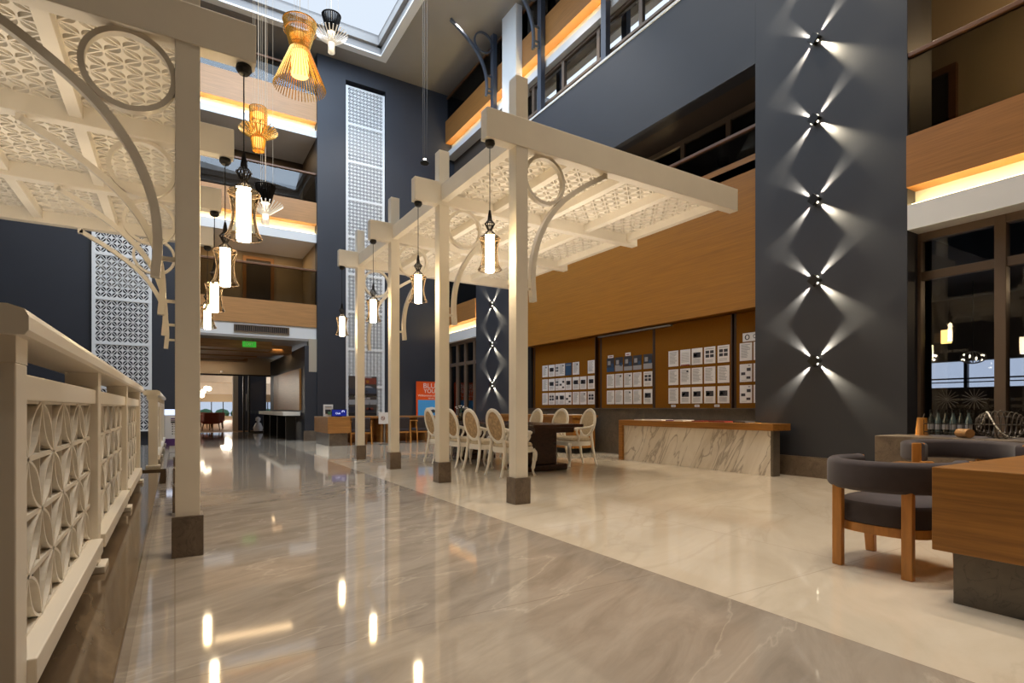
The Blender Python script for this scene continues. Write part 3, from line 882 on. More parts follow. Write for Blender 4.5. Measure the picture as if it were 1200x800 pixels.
# ------------------------------------------------------------------ railing on its stone step
struct('trim_step', box(-1.6, -1.5, 0, -.155, 8.25, .2), 'plinth', 'polished brown marble step carrying the near railing', .006)
struct('trim_far_step', box(-1.6, 8.75, 0, -.1, 14.6, .2), 'plinth', 'polished brown marble step carrying the far railing', .006)
XF = -.325
def rail_lattice(parent, y0, y1, z0, z1, xc):
    """staggered leaf pattern: arcs between diagonal nodes, bars along rows and columns"""
    q = MB(); h = (z1 - z0) / 4; na = max(1, round((y1 - y0) / .385)); pit = (y1 - y0) / na
    def P(a, b):
        return Vector((xc, y0 + a, z0 + b))
    for j in range(5):
        zz = z0 + j * h
        q.box(xc - .012, y0, zz - .008, xc + .012, y1, zz + .008)
    for i in range(2 * na + 1):
        q.box(xc - .008, y0 + i * pit / 2 - .003, z0, xc + .008, y0 + i * pit / 2 + .003, z1)
    sec = [(-.0045, -.014), (.0045, -.014), (.0045, .014), (-.0045, .014)]
    for j in range(4):
        for i in range(-1, 2 * na + 1):
            # diagonal from node to node
            a0, a1 = i * pit / 2, (i + 1) * pit / 2
            if a0 < -1e-6 or a1 > y1 - y0 + 1e-6:
                continue
            up = (i + j) % 2 == 0
            b0, b1 = (0, h) if up else (h, 0)
            for s in (-1, 1):
                pts = []
                for k in range(11):
                    t = k / 10
                    w_ = s * .34 * sin(pi * t)
                    a = t - w_ * .5; b = t + w_ * .5
                    a = min(max(a, 0), 1); b = min(max(b, 0), 1)
                    pts.append(P(a0 + a * (a1 - a0), j * h + b0 + b * (b1 - b0)))
                q.sweep(pts, sec, (1, 0, 0))
    return q.build('lattice_panel', 'creamd', parent)
def railing(label, posts, xc, z0, end_pad, first_full):
    t = thing('railing', label, 'railing', (xc, posts[0], z0), group='white railings on marble steps')
    pw = .115
    for k, y in enumerate(posts):
        MB().box(xc - .11, y, z0 + .03, xc, y + pw, z0 + .93).build('post', 'creamd', t, bevel=.004)
        MB().box(xc - .14, y - .03, z0, xc + .03, y + pw + .03, z0 + .035).build('foot_plate', 'creamd', t, bevel=.004)
    y0, y1 = posts[0], posts[-1] + pw
    # moulded handrail
    prof = [(-.16, 0), (.02, 0), (.028, .012), (.028, .045), (.02, .062), (-.01, .072), (-.11, .072), (-.16, .062), (-.17, .045), (-.17, .012)]
    MB().prism(prof, lambda p: (xc + p[0], y0 - end_pad, z0 + .995 + p[1]), lambda p: (xc + p[0], y1 + end_pad, z0 + .995 + p[1])).build('handrail', 'creamd', t)
    for k, y in enumerate(posts):
        MB().box(xc - .13, y - .004, z0 + .93, xc + .0, y + pw + .004, z0 + .995).build('post_cap', 'creamd', t)
    for k in range(len(posts) - 1):
        a, b = posts[k] + pw, posts[k + 1]
        MB().box(xc - .09, a, z0 + .84, xc - .01, b, z0 + .91).build('top_rail', 'creamd', t, bevel=.004)
        MB().box(xc - .1, a, z0 + .1, xc + .02, b, z0 + .17).build('bottom_rail', 'creamd', t, bevel=.004)
        rail_lattice(t, a, b, z0 + .17, z0 + .84, xc - .045)
    return t
railing('near white lattice railing with moulded handrail on the brown marble step', [1.745, 3.4, 5.3, 7.2], XF, .2, .03, True)
railing('far white lattice railing beyond the end of the near one', [8.95, 10.9, 12.85, 14.35], -.2, .2, .02, True)

# totem sign beyond the railings
k = thing('totem_sign', 'white and purple info totem with a lit top, behind the far railing', 'sign', (.1, 14.75, 0))
MB().box(-.3, 14.72, .0, .3, 15.15, .16).build('base', 'paper', k, bevel=.01)
MB().box(-.2, 14.7, .16, .3, 14.82, .86).build('panel', 'paper', k, bevel=.005)
MB().box(-.28, 14.69, .86, .32, 15.0, .99).build('lit_header', 'screenw', k, bevel=.01)
q = MB().use('printp'); q.box(-.2, 14.692, .16, .3, 14.7, .32)
for i in range(5):
    q.use('print').box(-.06, 14.692, .42 + .055 * i, -.035, 14.7, .442 + .055 * i)
    q.use('printg').box(-.02, 14.692, .425 + .055 * i, .16, 14.7, .438 + .055 * i)
q.use('printp').box(-.08, 14.692, .765, .2, 14.7, .79); q.box(-.08, 14.692, .73, .14, 14.7, .745); q.use('print').box(-.08, 14.692, .68, -.0, 14.7, .715)
q.build('print', None, k)

# ------------------------------------------------------------------ wall lights with real crossed beams
def beam(loc, sy, sz):
    o = light('SPOT', loc, 230, (1.0, .87, .62), .006, None, R(66), 1.0, 'beam')
    zax = -Vector((0.03, sy, sz)).normalized(); xax = Vector((1, 0, 0)); xax = (xax - zax * xax.dot(zax)).normalized(); yax = zax.cross(xax)
    mt = Matrix((xax, yax, zax)).transposed().to_4x4(); mt.translation = loc
    o.matrix_world = mt @ Matrix.Diagonal((1, .42, 1, 1))
    return o
def wall_light(y, z, label, first=[None]):
    if first[0] is None:
        t = thing('wall_light', label, 'wall light', (XR, y, z), group='crossed-beam wall lights')
        MB().prism([(0, -.092), (.092, 0), (0, .092), (-.092, 0)], lambda p: (-.075, p[0], p[1]), lambda p: (-.0, p[0], p[1])).build('housing', 'black', t, local=True, bevel=.004)
        q = MB()
        for sy in (-1, 1):
            for sz in (-1, 1):
                c = Vector((-.03, sy * .047, sz * .047)); u = Vector((0, -sy, sz)).normalized() * .012; n = Vector((1, 0, 0)) * .01
                d_ = Vector((0, sy, sz)).normalized() * .002
                q.ring_faces([[c - u - n, c + u - n, c + u + n, c - u + n], [c - u - n + d_, c + u - n + d_, c + u + n + d_, c - u + n + d_]])
        q.build('lens', 'dot', t, local=True)
        first[0] = t
    else:
        t = dup(first[0], (XR, y, z), 0, label)
    for sy in (-1, 1):
        for sz in (-1, 1):
            beam(Vector((XR - .03, y + sy * .05, z + sz * .05)), sy, sz)
    return t
pos = ('lowest', 'second from the bottom', 'middle', 'fourth from the bottom', 'highest in view')
for i in range(5):
    wall_light(4.48, 1.71 + 1.178 * i, 'crossed-beam wall light on the near blue pillar, %s' % pos[i])
for sy in (-1, 1):      # the pillar carries one more fitting above the frame: its downward beams are seen
    beam(Vector((XR - .03, 4.48 + sy * .05, 7.6 - .05)), sy, -1)
for i in range(3):
    wall_light(14.08, 1.73 + 1.178 * i, 'crossed-beam wall light on the far blue pillar, %s' % ('lowest', 'middle', 'highest')[i])

# ------------------------------------------------------------------ notice boards and sheets
bspec = [('far', 9.98, 12.5, 8.47), ('second from the far pillar', 8.16, 9.76, 8.49), ('broad', 6.26, 8.07, 8.47), ('near', 5.5, 6.17, 8.5)]
blab = ['brown felt notice board farthest along the wall, with eight columns of sheets', 'brown felt notice board with dark photo sheets in its top row', 'brown felt notice board with five columns of white sheets above the marble counter', 'brown felt notice board partly behind the near blue pillar']
for (nm, y0, y1, x), lb in zip(bspec, blab):
    t = thing('notice_board', lb, 'notice board', (x, (y0 + y1) / 2, 1.02), group='notice boards')
    MB().box(x, y0, 1.02, x + .03, y1, 2.7).build('board_panel', 'board', t)
    MB().box(x - .006, y1, 1.02, x + .06, y1 + .05, 2.7).box(x - .006, y0 - .03, 1.02, x + .06, y0, 2.7).build('edge_strip', 'boardedge', t)
tr = tag(box(8.4, 7.6, 2.66, 8.47, 9.8, 2.69).build('curtain_track', 'metal'), 'thin steel track along the top of the notice boards', 'track')
def sheet(x, y0, y1, z0, z1, kind, label, group):
    q = MB().use('paper')
    if kind == 'blue': q.use('printb')
    if kind == 'dark': q.use('print')
    q.box(x - .004, y0, z0, x, y1, z1)
    W, H = y1 - y0, z1 - z0
    def pr(a0, a1, b0, b1, m_):
        q.use(m_).box(x - .006, y1 - a1 * W, z0 + b0 * H, x - .004, y1 - a0 * W, z0 + b1 * H)
    rnd = random.random
    if kind == 'text':
        n = 11
        for i in range(n):
            b = .9 - .78 * i / n
            pr(.12, .12 + .76 * (.6 + .4 * rnd()), b - .018, b + .012, 'printg')
        if rnd() < .5: pr(.62, .8, .76, .88, 'print')
    elif kind == 'photo':
        pr(.16, .84, .42, .74, 'print'); pr(.2, .5, .5, .66, 'printg')
        for i in range(5): pr(.15, .8, .1 + .055 * i, .12 + .055 * i, 'printg')
    elif kind == 'grid':
        for a in (.14, .54):
            for b in (.36, .6): pr(a, a + .32, b, b + .18, 'print')
        for i in range(3): pr(.15, .8, .1 + .06 * i, .12 + .06 * i, 'printg')
        pr(.12, .88, .86, .9, 'printg')
    elif kind == 'steps':
        pr(.58, .9, .6, .78, 'print'); pr(.12, .46, .38, .54, 'print'); pr(.55, .88, .16, .3, 'print'); pr(.7, .85, .88, .94, 'printg'); pr(.15, .6, .08, .1, 'printg')
    elif kind == 'red':
        for i in range(8): pr(.12, .85, .22 + .08 * i, .24 + .08 * i, 'printg')
        pr(.05, .95, .0, .06, 'printr')
    elif kind == 'dark':
        pr(.0, 1, .0, .25 + .2 * rnd(), 'printg' if rnd() < .5 else 'printb'); pr(.15, .5, .5, .8, 'printg'); pr(.6, .9, .35, .6, 'printb')
    elif kind == 'blue':
        pr(.1, .9, .8, .86, 'printg')
    return tag(q.build('notice_sheet'), label, 'paper', group)
rowz = [(1.85, 2.16), (1.48, 1.79), (1.11, 1.42)]
rown = ('top', 'middle', 'bottom')
ordw = ('first', 'second', 'third', 'fourth', 'fifth', 'sixth', 'seventh', 'eighth')
desc = {'text': 'white sheet of fine print', 'photo': 'white sheet with one dark photo', 'grid': 'white sheet with four dark photos', 'steps': 'white sheet with scattered dark photos', 'red': 'white sheet with a red lower edge', 'dark': 'dark photo sheet', 'blue': 'plain blue sheet'}
def fill(cols, kinds, x, bname, group, w_=.25):
    for r in range(3):
        for i, y in enumerate(cols):
            kd = kinds[r][i]
            if kd is None: continue
            sheet(x - .001, y - (w_[i] if isinstance(w_, (list, tuple)) else w_), y, rowz[r][0], rowz[r][1], kd,
                  '%s, %s row, %s column, %s' % (desc[kd], rown[r], ordw[i], bname), group)
fill([12.15, 11.86, 11.56, 11.40, 11.13, 10.83, 10.54, 10.24],
     [['text', 'photo', 'grid', 'text', 'blue', 'text', None, 'text'], ['text', 'photo', 'grid', 'steps', 'photo', 'photo', 'photo', 'photo'], ['text', 'grid', 'photo', 'photo', 'steps', 'text', 'text', 'grid']],
     8.47, 'farthest notice board', 'sheets on the farthest notice board', [.25, .27, .15, .25, .25, .26, .25, .25])
fill([9.58, 9.3, 9.01, 8.73, 8.42], [['dark'] * 5, ['text', 'text', 'text', 'text', 'grid'], ['text', 'text', 'text', 'text', 'photo']], 8.49, 'dark photo board', 'sheets on the dark photo board')
fill([7.71, 7.41, 7.13, 6.84, 6.54], [['text', 'red', 'photo', 'grid', 'grid'], ['text', 'text', 'text', 'text', 'text'], ['text', 'photo', 'photo', 'photo', 'photo']], 8.47, 'board above marble counter', 'sheets on the board above the marble counter')
fill([6.1, 5.83], [['text', 'text'], ['steps', 'text'], ['steps', 'text']], 8.5, 'board by near pillar', 'sheets on the board by the near pillar', .24)
for i, (y0, y1, z0, z1, x) in enumerate(((9.36, 9.54, 2.165, 2.225, 8.49), (8.81, 8.97, 2.17, 2.24, 8.49))):
    q = MB().use('paper').box(x - .005, y0, z0, x, y1, z1); q.use('printr').box(x - .007, y0 + .03, z0 + .02, x - .005, y1 - .03, z0 + .04)
    tag(q.build('header_card'), 'small white header card above the dark photo sheets, %s one' % ('left', 'right')[i], 'card', 'header cards')
for i, y in enumerate((7.53, 6.95, 6.5)):
    q = MB().use('paper').box(8.465, y, 1.04, 8.47, y + .11, 1.085); q.use('printg').box(8.463, y + .02, 1.055, 8.465, y + .09, 1.07)
    tag(q.build('name_tag'), 'tiny pale tag under the bottom row above the marble counter, %s' % ('left one', 'middle one', 'right one')[i], 'card', 'tags on the notice board')
q = MB().use('paper').box(8.494, 5.52, 2.18, 8.5, 6.04, 2.33)
q.use('print'); rg = [(8.492, 5.95 + .04 * cos(a), 2.255 + .04 * sin(a)) for a in [2 * pi * j / 16 for j in range(16)]]
q.tube(rg, .008, 5, True)
text_mesh(q, 'OTEL', .1, (8.492, 5.72, 2.255), (R(90), 0, R(-90)), .001)
tag(q.build('header_sign'), 'white header sign with a ring logo, beside the near blue pillar', 'sign')

# ------------------------------------------------------------------ counters along the right wall
t = thing('marble_counter', 'counter with white veined marble front and oak top by the near pillar', 'counter', (7.9, 6.5, 0))
MB().box(7.55, 4.9, 0, 7.72, 8.02, .68).build('marble_front', 'bigmarble', t)
MB().box(7.5, 4.83, .68, 7.95, 8.12, .785).build('counter_top', 'desk', t, bevel=.004)
MB().box(7.5, 8.02, 0, 7.94, 8.12, .68).build('end_leg', 'desk', t, bevel=.004)
MB().box(7.555, 4.86, 0, 7.72, 4.9, .68).build('end_panel', 'stonedark', t)
t = thing('oak_counter', 'plain oak counter behind the right hand row of white chairs', 'counter', (7.8, 11.3, 0))
MB().box(7.5, 9.6, .12, 8.15, 13.0, .8).build('counter_front', 'desk', t)
MB().box(7.45, 9.55, .8, 8.2, 13.05, .86).build('counter_top', 'desk', t, bevel=.004)
MB().box(7.6, 9.7, 0, 8.1, 12.9, .12).build('plinth', 'black', t)
for i, (x, y, wx, wy, m_, lb) in enumerate(((7.58, 7.55, .3, .22, 'paper', 'white leaflet lying on the marble counter, farthest of three'), (7.57, 7.05, .3, .42, 'paper', 'long white brochure lying on the marble counter'), (7.6, 6.6, .3, .2, 'paper', 'white leaflet on the marble counter beside the red magazine'),
        (7.62, 6.2, .3, .22, 'printr', 'red magazine lying on the marble counter'), (7.6, 5.75, .28, .3, 'printr', 'dark red folder lying near the right end of the marble counter'), (7.65, 5.4, .25, .22, 'print', 'black folder lying near the right end of the marble counter'), (7.6, 6.83, .2, .16, 'printp', 'purple booklet lying on the marble counter'))):
    o = MB().box(x, y, .786, x + wx, y + wy, .802 + .004 * (i % 3)).build('booklet', m_)
    tag(o, lb, 'booklet', 'booklets on the marble counter')
for i, (y, m_) in enumerate(((9.75, 'paper'), (10.4, 'paper'))):
    tag(MB().box(7.6, y, .861, 7.9, y + .3, .88).build('booklet', m_), 'white paper on the oak counter behind the chairs, %s' % ('nearer one', 'farther one')[i], 'booklet', 'papers on the oak counter')

# ------------------------------------------------------------------ dining table and oval-backed chairs
TX0, TX1, TY0, TY1 = 4.62, 5.58, 6.85, 10.5
t = thing('dining_table', 'long dark mahogany dining table with two trestle pedestals', 'table', ((TX0 + TX1) / 2, 8.7, 0))
MB().box(TX0, TY0, .715, TX1, TY1, .765).build('tabletop', 'darkwood', t, bevel=.01)
MB().box(TX0 + .1, TY0 + .12, .63, TX1 - .1, TY1 - .12, .715).build('apron', 'darkwood', t)
for y in (7.3, 9.7):
    MB().box(TX0 + .2, y, .1, TX1 - .2, y + .42, .63).build('pedestal', 'darkwood', t, bevel=.015)
    MB().box(TX0 + .08, y - .06, 0, TX1 - .02, y + .48, .1).build('pedestal_foot', 'darkwood', t, bevel=.02)
o = thing('orchid_vase', 'small vase of white orchids on the far end of the dark table', 'vase', (5.0, 10.1, .765))
MB().lathe([(.04, 0), (.06, .05), (.045, .14), (.03, .16)], 16, (5.0, 10.1, .765)).build('vase', 'bottled', o, True)
MB().tube(catmull([(5, 10.1, .9), (4.98, 10.1, 1.02), (4.9, 10.08, 1.08)]), .004, 5).tube(catmull([(5, 10.1, .9), (5.03, 10.1, 1.0), (5.1, 10.12, 1.05)]), .004, 5).build('stem', 'green', o)
q = MB()
for i in range(9):
    x = 4.88 + .03 * i; q.lathe([(.003, -.01), (.024, 0), (.003, .012)], 8, (x, 10.08 + .02 * sin(i * 2.2), 1.05 - .004 * (i - 4) ** 2 * .5 + .02 * cos(i * 3)))
q.build('blossom', 'paper', o, True)

def louis_chair():
    """faces +X; origin under the seat centre"""
    t = thing('oval_back_chair', 'x', 'chair', (0, 0, 0), group='white oval-backed armchairs at the dining table')
    tilt = R(13)
    def bp(a, b, d=0.0):   # oval back plane: a across, b up along the tilted back, d forward
        return Vector((-.235 - b * sin(tilt) + d * cos(tilt), a, .52 + b * cos(tilt) + d * sin(tilt)))
    bc, ra, rb = .235, .215, .245
    pts = [bp(ra * cos(2 * pi * j / 36), bc + rb * sin(2 * pi * j / 36)) for j in range(36)]
    sec = [(.03 * cos(a), .024 * sin(a)) for a in [2 * pi * k / 8 for k in range(8)]]
    MB().sweep(pts, sec, (cos(tilt), 0, sin(tilt)), True).build('back_frame', 'chairwhite', t, True, local=True)
    def pad(lst):
        return [[bp(s_ * (ra - .02) * cos(2 * pi * j / 28), bc + s_ * (rb - .02) * sin(2 * pi * j / 28), d_) for j in range(28)] for s_, d_ in lst]
    MB().ring_faces(pad(((.02, -.022), (.6, -.02), (.94, -.012), (.98, 0)))).build('back_cover', 'damask', t, True, local=True)
    MB().ring_faces(pad(((.98, .001), (.94, .014), (.6, .03), (.02, .034)))).build('back_pad', 'fabric', t, True, local=True)
    # seat
    q = MB(); rings = []
    outl = []
    for j in range(32):
        a = 2 * pi * j / 32; c, s_ = cos(a), sin(a)
        n = 3.2
        r = (abs(c) ** n + abs(s_) ** n) ** (-1 / n)
        outl.append((.265 * r * c + .01, (.27 + .03 * c) * r * s_))
    for k, z in ((.9, .43), (1.0, .445), (1.0, .475), (.93, .5), (.6, .515), (.02, .52)):
        rings.append([(x * k, y * k, z) for x, y in outl])
    q.ring_faces(rings).build('seat', 'fabric', t, True, local=True)
    q = MB(); q.ring_faces([[(x * k, y * k, z) for x, y in outl] for k, z in ((.97, .355), (1.03, .36), (1.03, .43), (.97, .44))])
    q.build('seat_frame', 'chairwhite', t, True, local=True)
    for sy in (-1, 1):
        # cabriole front legs
        q = MB().tube(catmull([(.235, .23 * sy, .4), (.262, .25 * sy, .33), (.245, .24 * sy, .18), (.235, .23 * sy, .08), (.262, .25 * sy, .0)], 5), [.032] * 4 + [.036] * 5 + [.028] * 5 + [.017] * 5 + [.022] * 2, 10)
        q.build('leg', 'chairwhite', t, True, local=True)
        # sabre back legs running up to the oval
        q = MB().tube(catmull([(-.33, .22 * sy, 0), (-.285, .21 * sy, .16), (-.255, .2 * sy, .36), (-.25, .18 * sy, .5), (-.268, .15 * sy, .58)], 5), [.019] * 6 + [.024] * 15, 10)
        q.build('leg', 'chairwhite', t, True, local=True)
        # arms with curled ends
        q = MB().tube(catmull([(-.285, .2 * sy, .72), (-.16, .26 * sy, .685), (.02, .28 * sy, .67), (.12, .285 * sy, .665), (.165, .285 * sy, .645)], 5), [.019] * 8 + [.022] * 9 + [.028] * 4, 10)
        q.tube(catmull([(.11, .28 * sy, .655), (.13, .29 * sy, .59), (.08, .28 * sy, .5), (.1, .275 * sy, .42)], 5), .02, 8)
        q.build('armrest', 'chairwhite', t, True, local=True)
    return t
ch = louis_chair()
LY = [(4.36, 7.08, 'nearest, beside a pergola post'), (4.36, 7.85, 'second from the viewer'), (4.36, 8.62, 'third, partly behind a pergola post'), (4.36, 9.5, 'farthest along that side')]
for i, (x, y, lb) in enumerate(LY):
    l = 'white oval-backed chair left of the dark table, ' + lb
    if i == 0:
        ch.location = (x, y, 0); ch['label'] = l; ch.rotation_euler.z = R(2)
    else:
        dup(ch, (x, y, 0), R((-3, 2, 4, -2)[i]), l)
RY = [(6.12, 7.78, 'nearest and fully in view'), (6.1, 8.55, 'middle one'), (6.1, 9.42, 'third, its back beside the post'), (6.1, 10.2, 'farthest, hidden by a post')]
for i, (x, y, lb) in enumerate(RY):
    dup(ch, (x, y, 0), R(180 + (-6, 3, -3, 2)[i]), 'white oval-backed chair on the right of the dark table, ' + lb)

# ------------------------------------------------------------------ desks and sling chairs by the tower
t = thing('reception_desk', 'oak fronted desk block on a stone and steel plinth by the tower', 'desk', (4.3, 15.6, 0))
MB().box(3.46, 14.92, .34, 4.05, 16.6, .78).build('desk_block', 'deskx', t, bevel=.006)
MB().box(3.52, 15.0, 0, 4.0, 16.55, .34).build('plinth', 'stone', t)
MB().box(3.5, 15.0, .0, 3.52, 16.55, .34).build('steel_skirt', 'metal', t)
MB().box(4.05, 15.75, .72, 7.9, 16.6, .78).build('desk_top', 'deskx', t, bevel=.006)
MB().box(4.05, 16.5, 0, 7.9, 16.56, .72).build('back_panel', 'deskx', t)
for x in (5.2, 6.6):
    MB().box(x, 15.85, 0, x + .06, 16.5, .72).build('divider', 'deskx', t)
p = thing('leaflet_stand', 'white printed leaflet stand on the oak desk block', 'stand', (3.62, 15.65, .78))
q = MB().use('paper').box(3.5, 15.62, .78, 3.76, 15.64, 1.12)
q.use('print').box(3.55, 15.61, .86, 3.7, 15.62, .98); q.use('printg').box(3.54, 15.61, 1.04, 3.72, 15.62, 1.07); q.use('green').box(3.62, 15.608, .84, 3.74, 15.62, .92)
q.build('leaflet', None, p)
MB().box(3.5, 15.58, .78, 3.76, 15.74, .79).build('foot', 'metal', p)
p = thing('tablet_display', 'dark blue lit screen standing on the oak desk block', 'display', (3.82, 15.2, .78))
MB().box(3.62, 15.2, .79, 4.03, 15.23, .99).build('screen_body', 'black', p, bevel=.006)
q = MB().use('navy').box(3.635, 15.195, .805, 4.015, 15.2, .975)
q.use('screenw'); text_mesh(q, 'Club', .07, (3.79, 15.193, .875), (R(90), 0, 0), .001)
q.tube([(3.93 + .03 * cos(a), 15.193, .92 + .03 * sin(a)) for a in [pi * k / 8 - .6 for k in range(12)]], .006, 5)
q.build('screen', None, p)
MB().box(3.75, 15.2, .78, 3.9, 15.3, .79).build('stand_foot', 'black', p)
# posters hanging on the lattice
def poster(name, x0, x1, z0, z1, lb, kind):
    t = thing(name, lb, 'poster', ((x0 + x1) / 2, YB, z0), group='posters on the tower lattice')
    y = YB + .03
    MB().box(x0, y, z0, x1, y + .012, z1).build('sheet', 'brown', t)
    q = MB()
    W, H = x1 - x0, z1 - z0
    def bx(a0, a1, b0, b1, m_):
        q.use(m_).box(x0 + a0 * W, y - .004, z0 + b0 * H, x0 + a1 * W, y, z0 + b1 * H)
    if kind:
        bx(.0, 1, .0, .08, 'bark'); bx(.02, .98, .1, .36, 'print'); bx(.5, .98, .6, .92, 'red'); bx(.3, .5, .5, .8, 'printg'); bx(.62, .72, .66, .8, 'gold')
        q.use('printb').lathe([(.01, 0), (.2, .05), (.22, .1), (.16, .17), (.02, .2)], 14, (0, 0, 0)) if False else None
        # a car seen from the front quarter
        def pts(l): return [(x0 + a * W, z0 + b * H) for a, b in l]
        for poly, m_, dy in (([(.45, .16), (.98, .12), (1, .3), (.9, .42), (.78, .52), (.6, .54), (.52, .42), (.44, .34)], 'steelblue', .008), ([(.56, .42), (.62, .51), (.77, .49), (.86, .41)], 'printg', .011), ([(.5, .2), (.68, .18), (.68, .27), (.5, .29)], 'print', .011)):
            q.use(m_).prism(pts(poly), lambda p_: (p_[0], y, p_[1]), lambda p_, dy=dy: (p_[0], y - dy, p_[1]))
        q.use('paper'); text_mesh(q, 'SAFARI', .09, (x0 + .66 * W, y - .006, z0 + .95 * H), (R(90), 0, 0), .001)
    else:
        bx(.0, 1, .0, .16, 'bark'); bx(.0, 1, .6, .86, 'printg'); bx(.02, .5, .2, .5, 'print')
        def pts(l): return [(x0 + a * W, z0 + b * H) for a, b in l]
        for poly, m_ in (([(.5, .2), (.95, .2), (.9, .34), (.55, .34)], 'print'), ([(.7, .3), (.74, .78), (.78, .3)], 'print'), ([(.58, .3), (.64, .44), (.86, .44), (.9, .3)], 'red')):
            q.use(m_).prism(pts(poly), lambda p_: (p_[0], y, p_[1]), lambda p_: (p_[0], y - .008, p_[1]))
        q.use('paper'); text_mesh(q, 'CRUISE', .08, (x0 + .62 * W, y - .006, z0 + .93 * H), (R(90), 0, 0), .001)
    q.build('print', None, t)
poster('hanging_poster', 4.76, 5.68, 1.42, 2.06, 'upper dark poster with a car, on the tower lattice', True)
poster('hanging_poster', 4.76, 5.68, .76, 1.38, 'lower dusky poster with a boat, on the tower lattice', False)
p = thing('smoking_sign', 'small white card sign with a red mark beside a pergola post', 'sign', (4.95, 14.8, .5))
q = MB().use('paper').box(4.8, 14.8, .58, 5.15, 14.82, .9)
q.use('printr').tube([(4.92 + .0 + .05 * cos(a), 14.797, .74 + .05 * sin(a)) for a in [2 * pi * j / 14 for j in range(14)]], .007, 5, True)
q.tube([(4.885, 14.795, .775), (4.955, 14.795, .705)], .006, 5); q.use('print').box(4.88, 14.797, .735, 4.96, 14.8, .745)
q.build('card', None, p)
MB().box(4.95, 14.82, 0, 4.99, 14.84, .7).box(4.85, 14.72, 0, 5.1, 14.95, .02).build('stand', 'metal', p)
# orange banner
p = thing('roll_up_banner', 'orange and blue advertising banner standing by the back wall', 'banner', (7.5, 17.5, 0))
y = 17.5
MB().box(6.98, y, .12, 8.0, y + .02, 1.93).build('banner_sheet', 'orange', p)
q = MB().use('sky').box(7.04, y - .004, .62, 7.94, y, 1.3)
q.use('paper'); text_mesh(q, 'BLUE', .24, (7.52, y - .005, 1.78), (R(90), 0, 0), .001, sx=1.1)
text_mesh(q, 'YOUR', .2, (7.52, y - .005, 1.6), (R(90), 0, 0), .001)
text_mesh(q, 'Willkommen an Bord', .1, (7.48, y - .005, 1.45), (R(90), 0, 0), .001)
text_mesh(q, 'bei uns', .075, (7.52, y - .005, 1.36), (R(90), 0, 0), .001)
q.use('paper').prism([(7.3, 1.02), (7.55, 1.06), (7.85, 1.0), (7.7, .92), (7.4, .98)], lambda a: (a[0], y - .004, a[1]), lambda a: (a[0], y - .01, a[1]))
q.use('print').prism([(7.42, .92), (7.6, .98), (7.75, .9), (7.55, .84)], lambda a: (a[0], y - .004, a[1]), lambda a: (a[0], y - .012, a[1]))
q.build('banner_print', None, p)
MB().box(6.98, y - .1, 0, 8.0, y + .12, .08).box(7.48, y + .03, .08, 7.5, y + .05, 1.93).build('stand', 'metal', p)

def sling_chair():
    """oak armchair with slanted side frames and dark cushions, faces +Y"""
    t = thing('sling_chair', 'x', 'chair', (0, 0, 0), group='oak armchairs at the desk')
    for sx in (-1, 1):
        x = .29 * sx
        MB().tube([(x, -.26, 0), (x, -.17, .66)], .022, 8).build('leg', 'legwood', t, local=True)
        MB().tube([(x, .27, 0), (x, .2, .64)], .022, 8).build('leg', 'legwood', t, local=True)
        MB().box(x - .025, -.24, .63, x + .025, .26, .665).build('armrest', 'legwood', t, bevel=.008, local=True)
        MB().box(x - .012, -.22, .3, x + .012, .22, .35).build('side_rail', 'legwood', t, local=True)
    MB().box(-.27, -.22, .3, .27, .24, .34).build('seat_frame', 'legwood', t, local=True)
    MB().box(-.265, -.2, .34, .265, .25, .43).build('seat', 'velvet', t, bevel=.025, local=True)
    MB().prism([(-.17, .42), (-.25, .74), (-.19, .76), (-.11, .43)], lambda p_: (-.26, p_[0], p_[1]), lambda p_: (.26, p_[0], p_[1])).build('backrest', 'velvet', t, bevel=.02, local=True)
    return t
sc = sling_chair()
for i, (x, y, lb) in enumerate(((4.42, 15.38, 'oak armchair at the desk beside the farthest pergola post'), (5.6, 15.4, 'oak armchair at the desk just right of the third pergola post'), (6.35, 15.42, 'oak armchair at the desk in front of the orange banner'), (4.95, 16.9, 'oak armchair behind the long desk, below the posters'))):
    rz = R((0, -6, 4, 180)[i])
    if i == 0:
        sc.location = (x, y, 0); sc.rotation_euler.z = rz; sc['label'] = lb
    else:
        dup(sc, (x, y, 0), rz, lb)

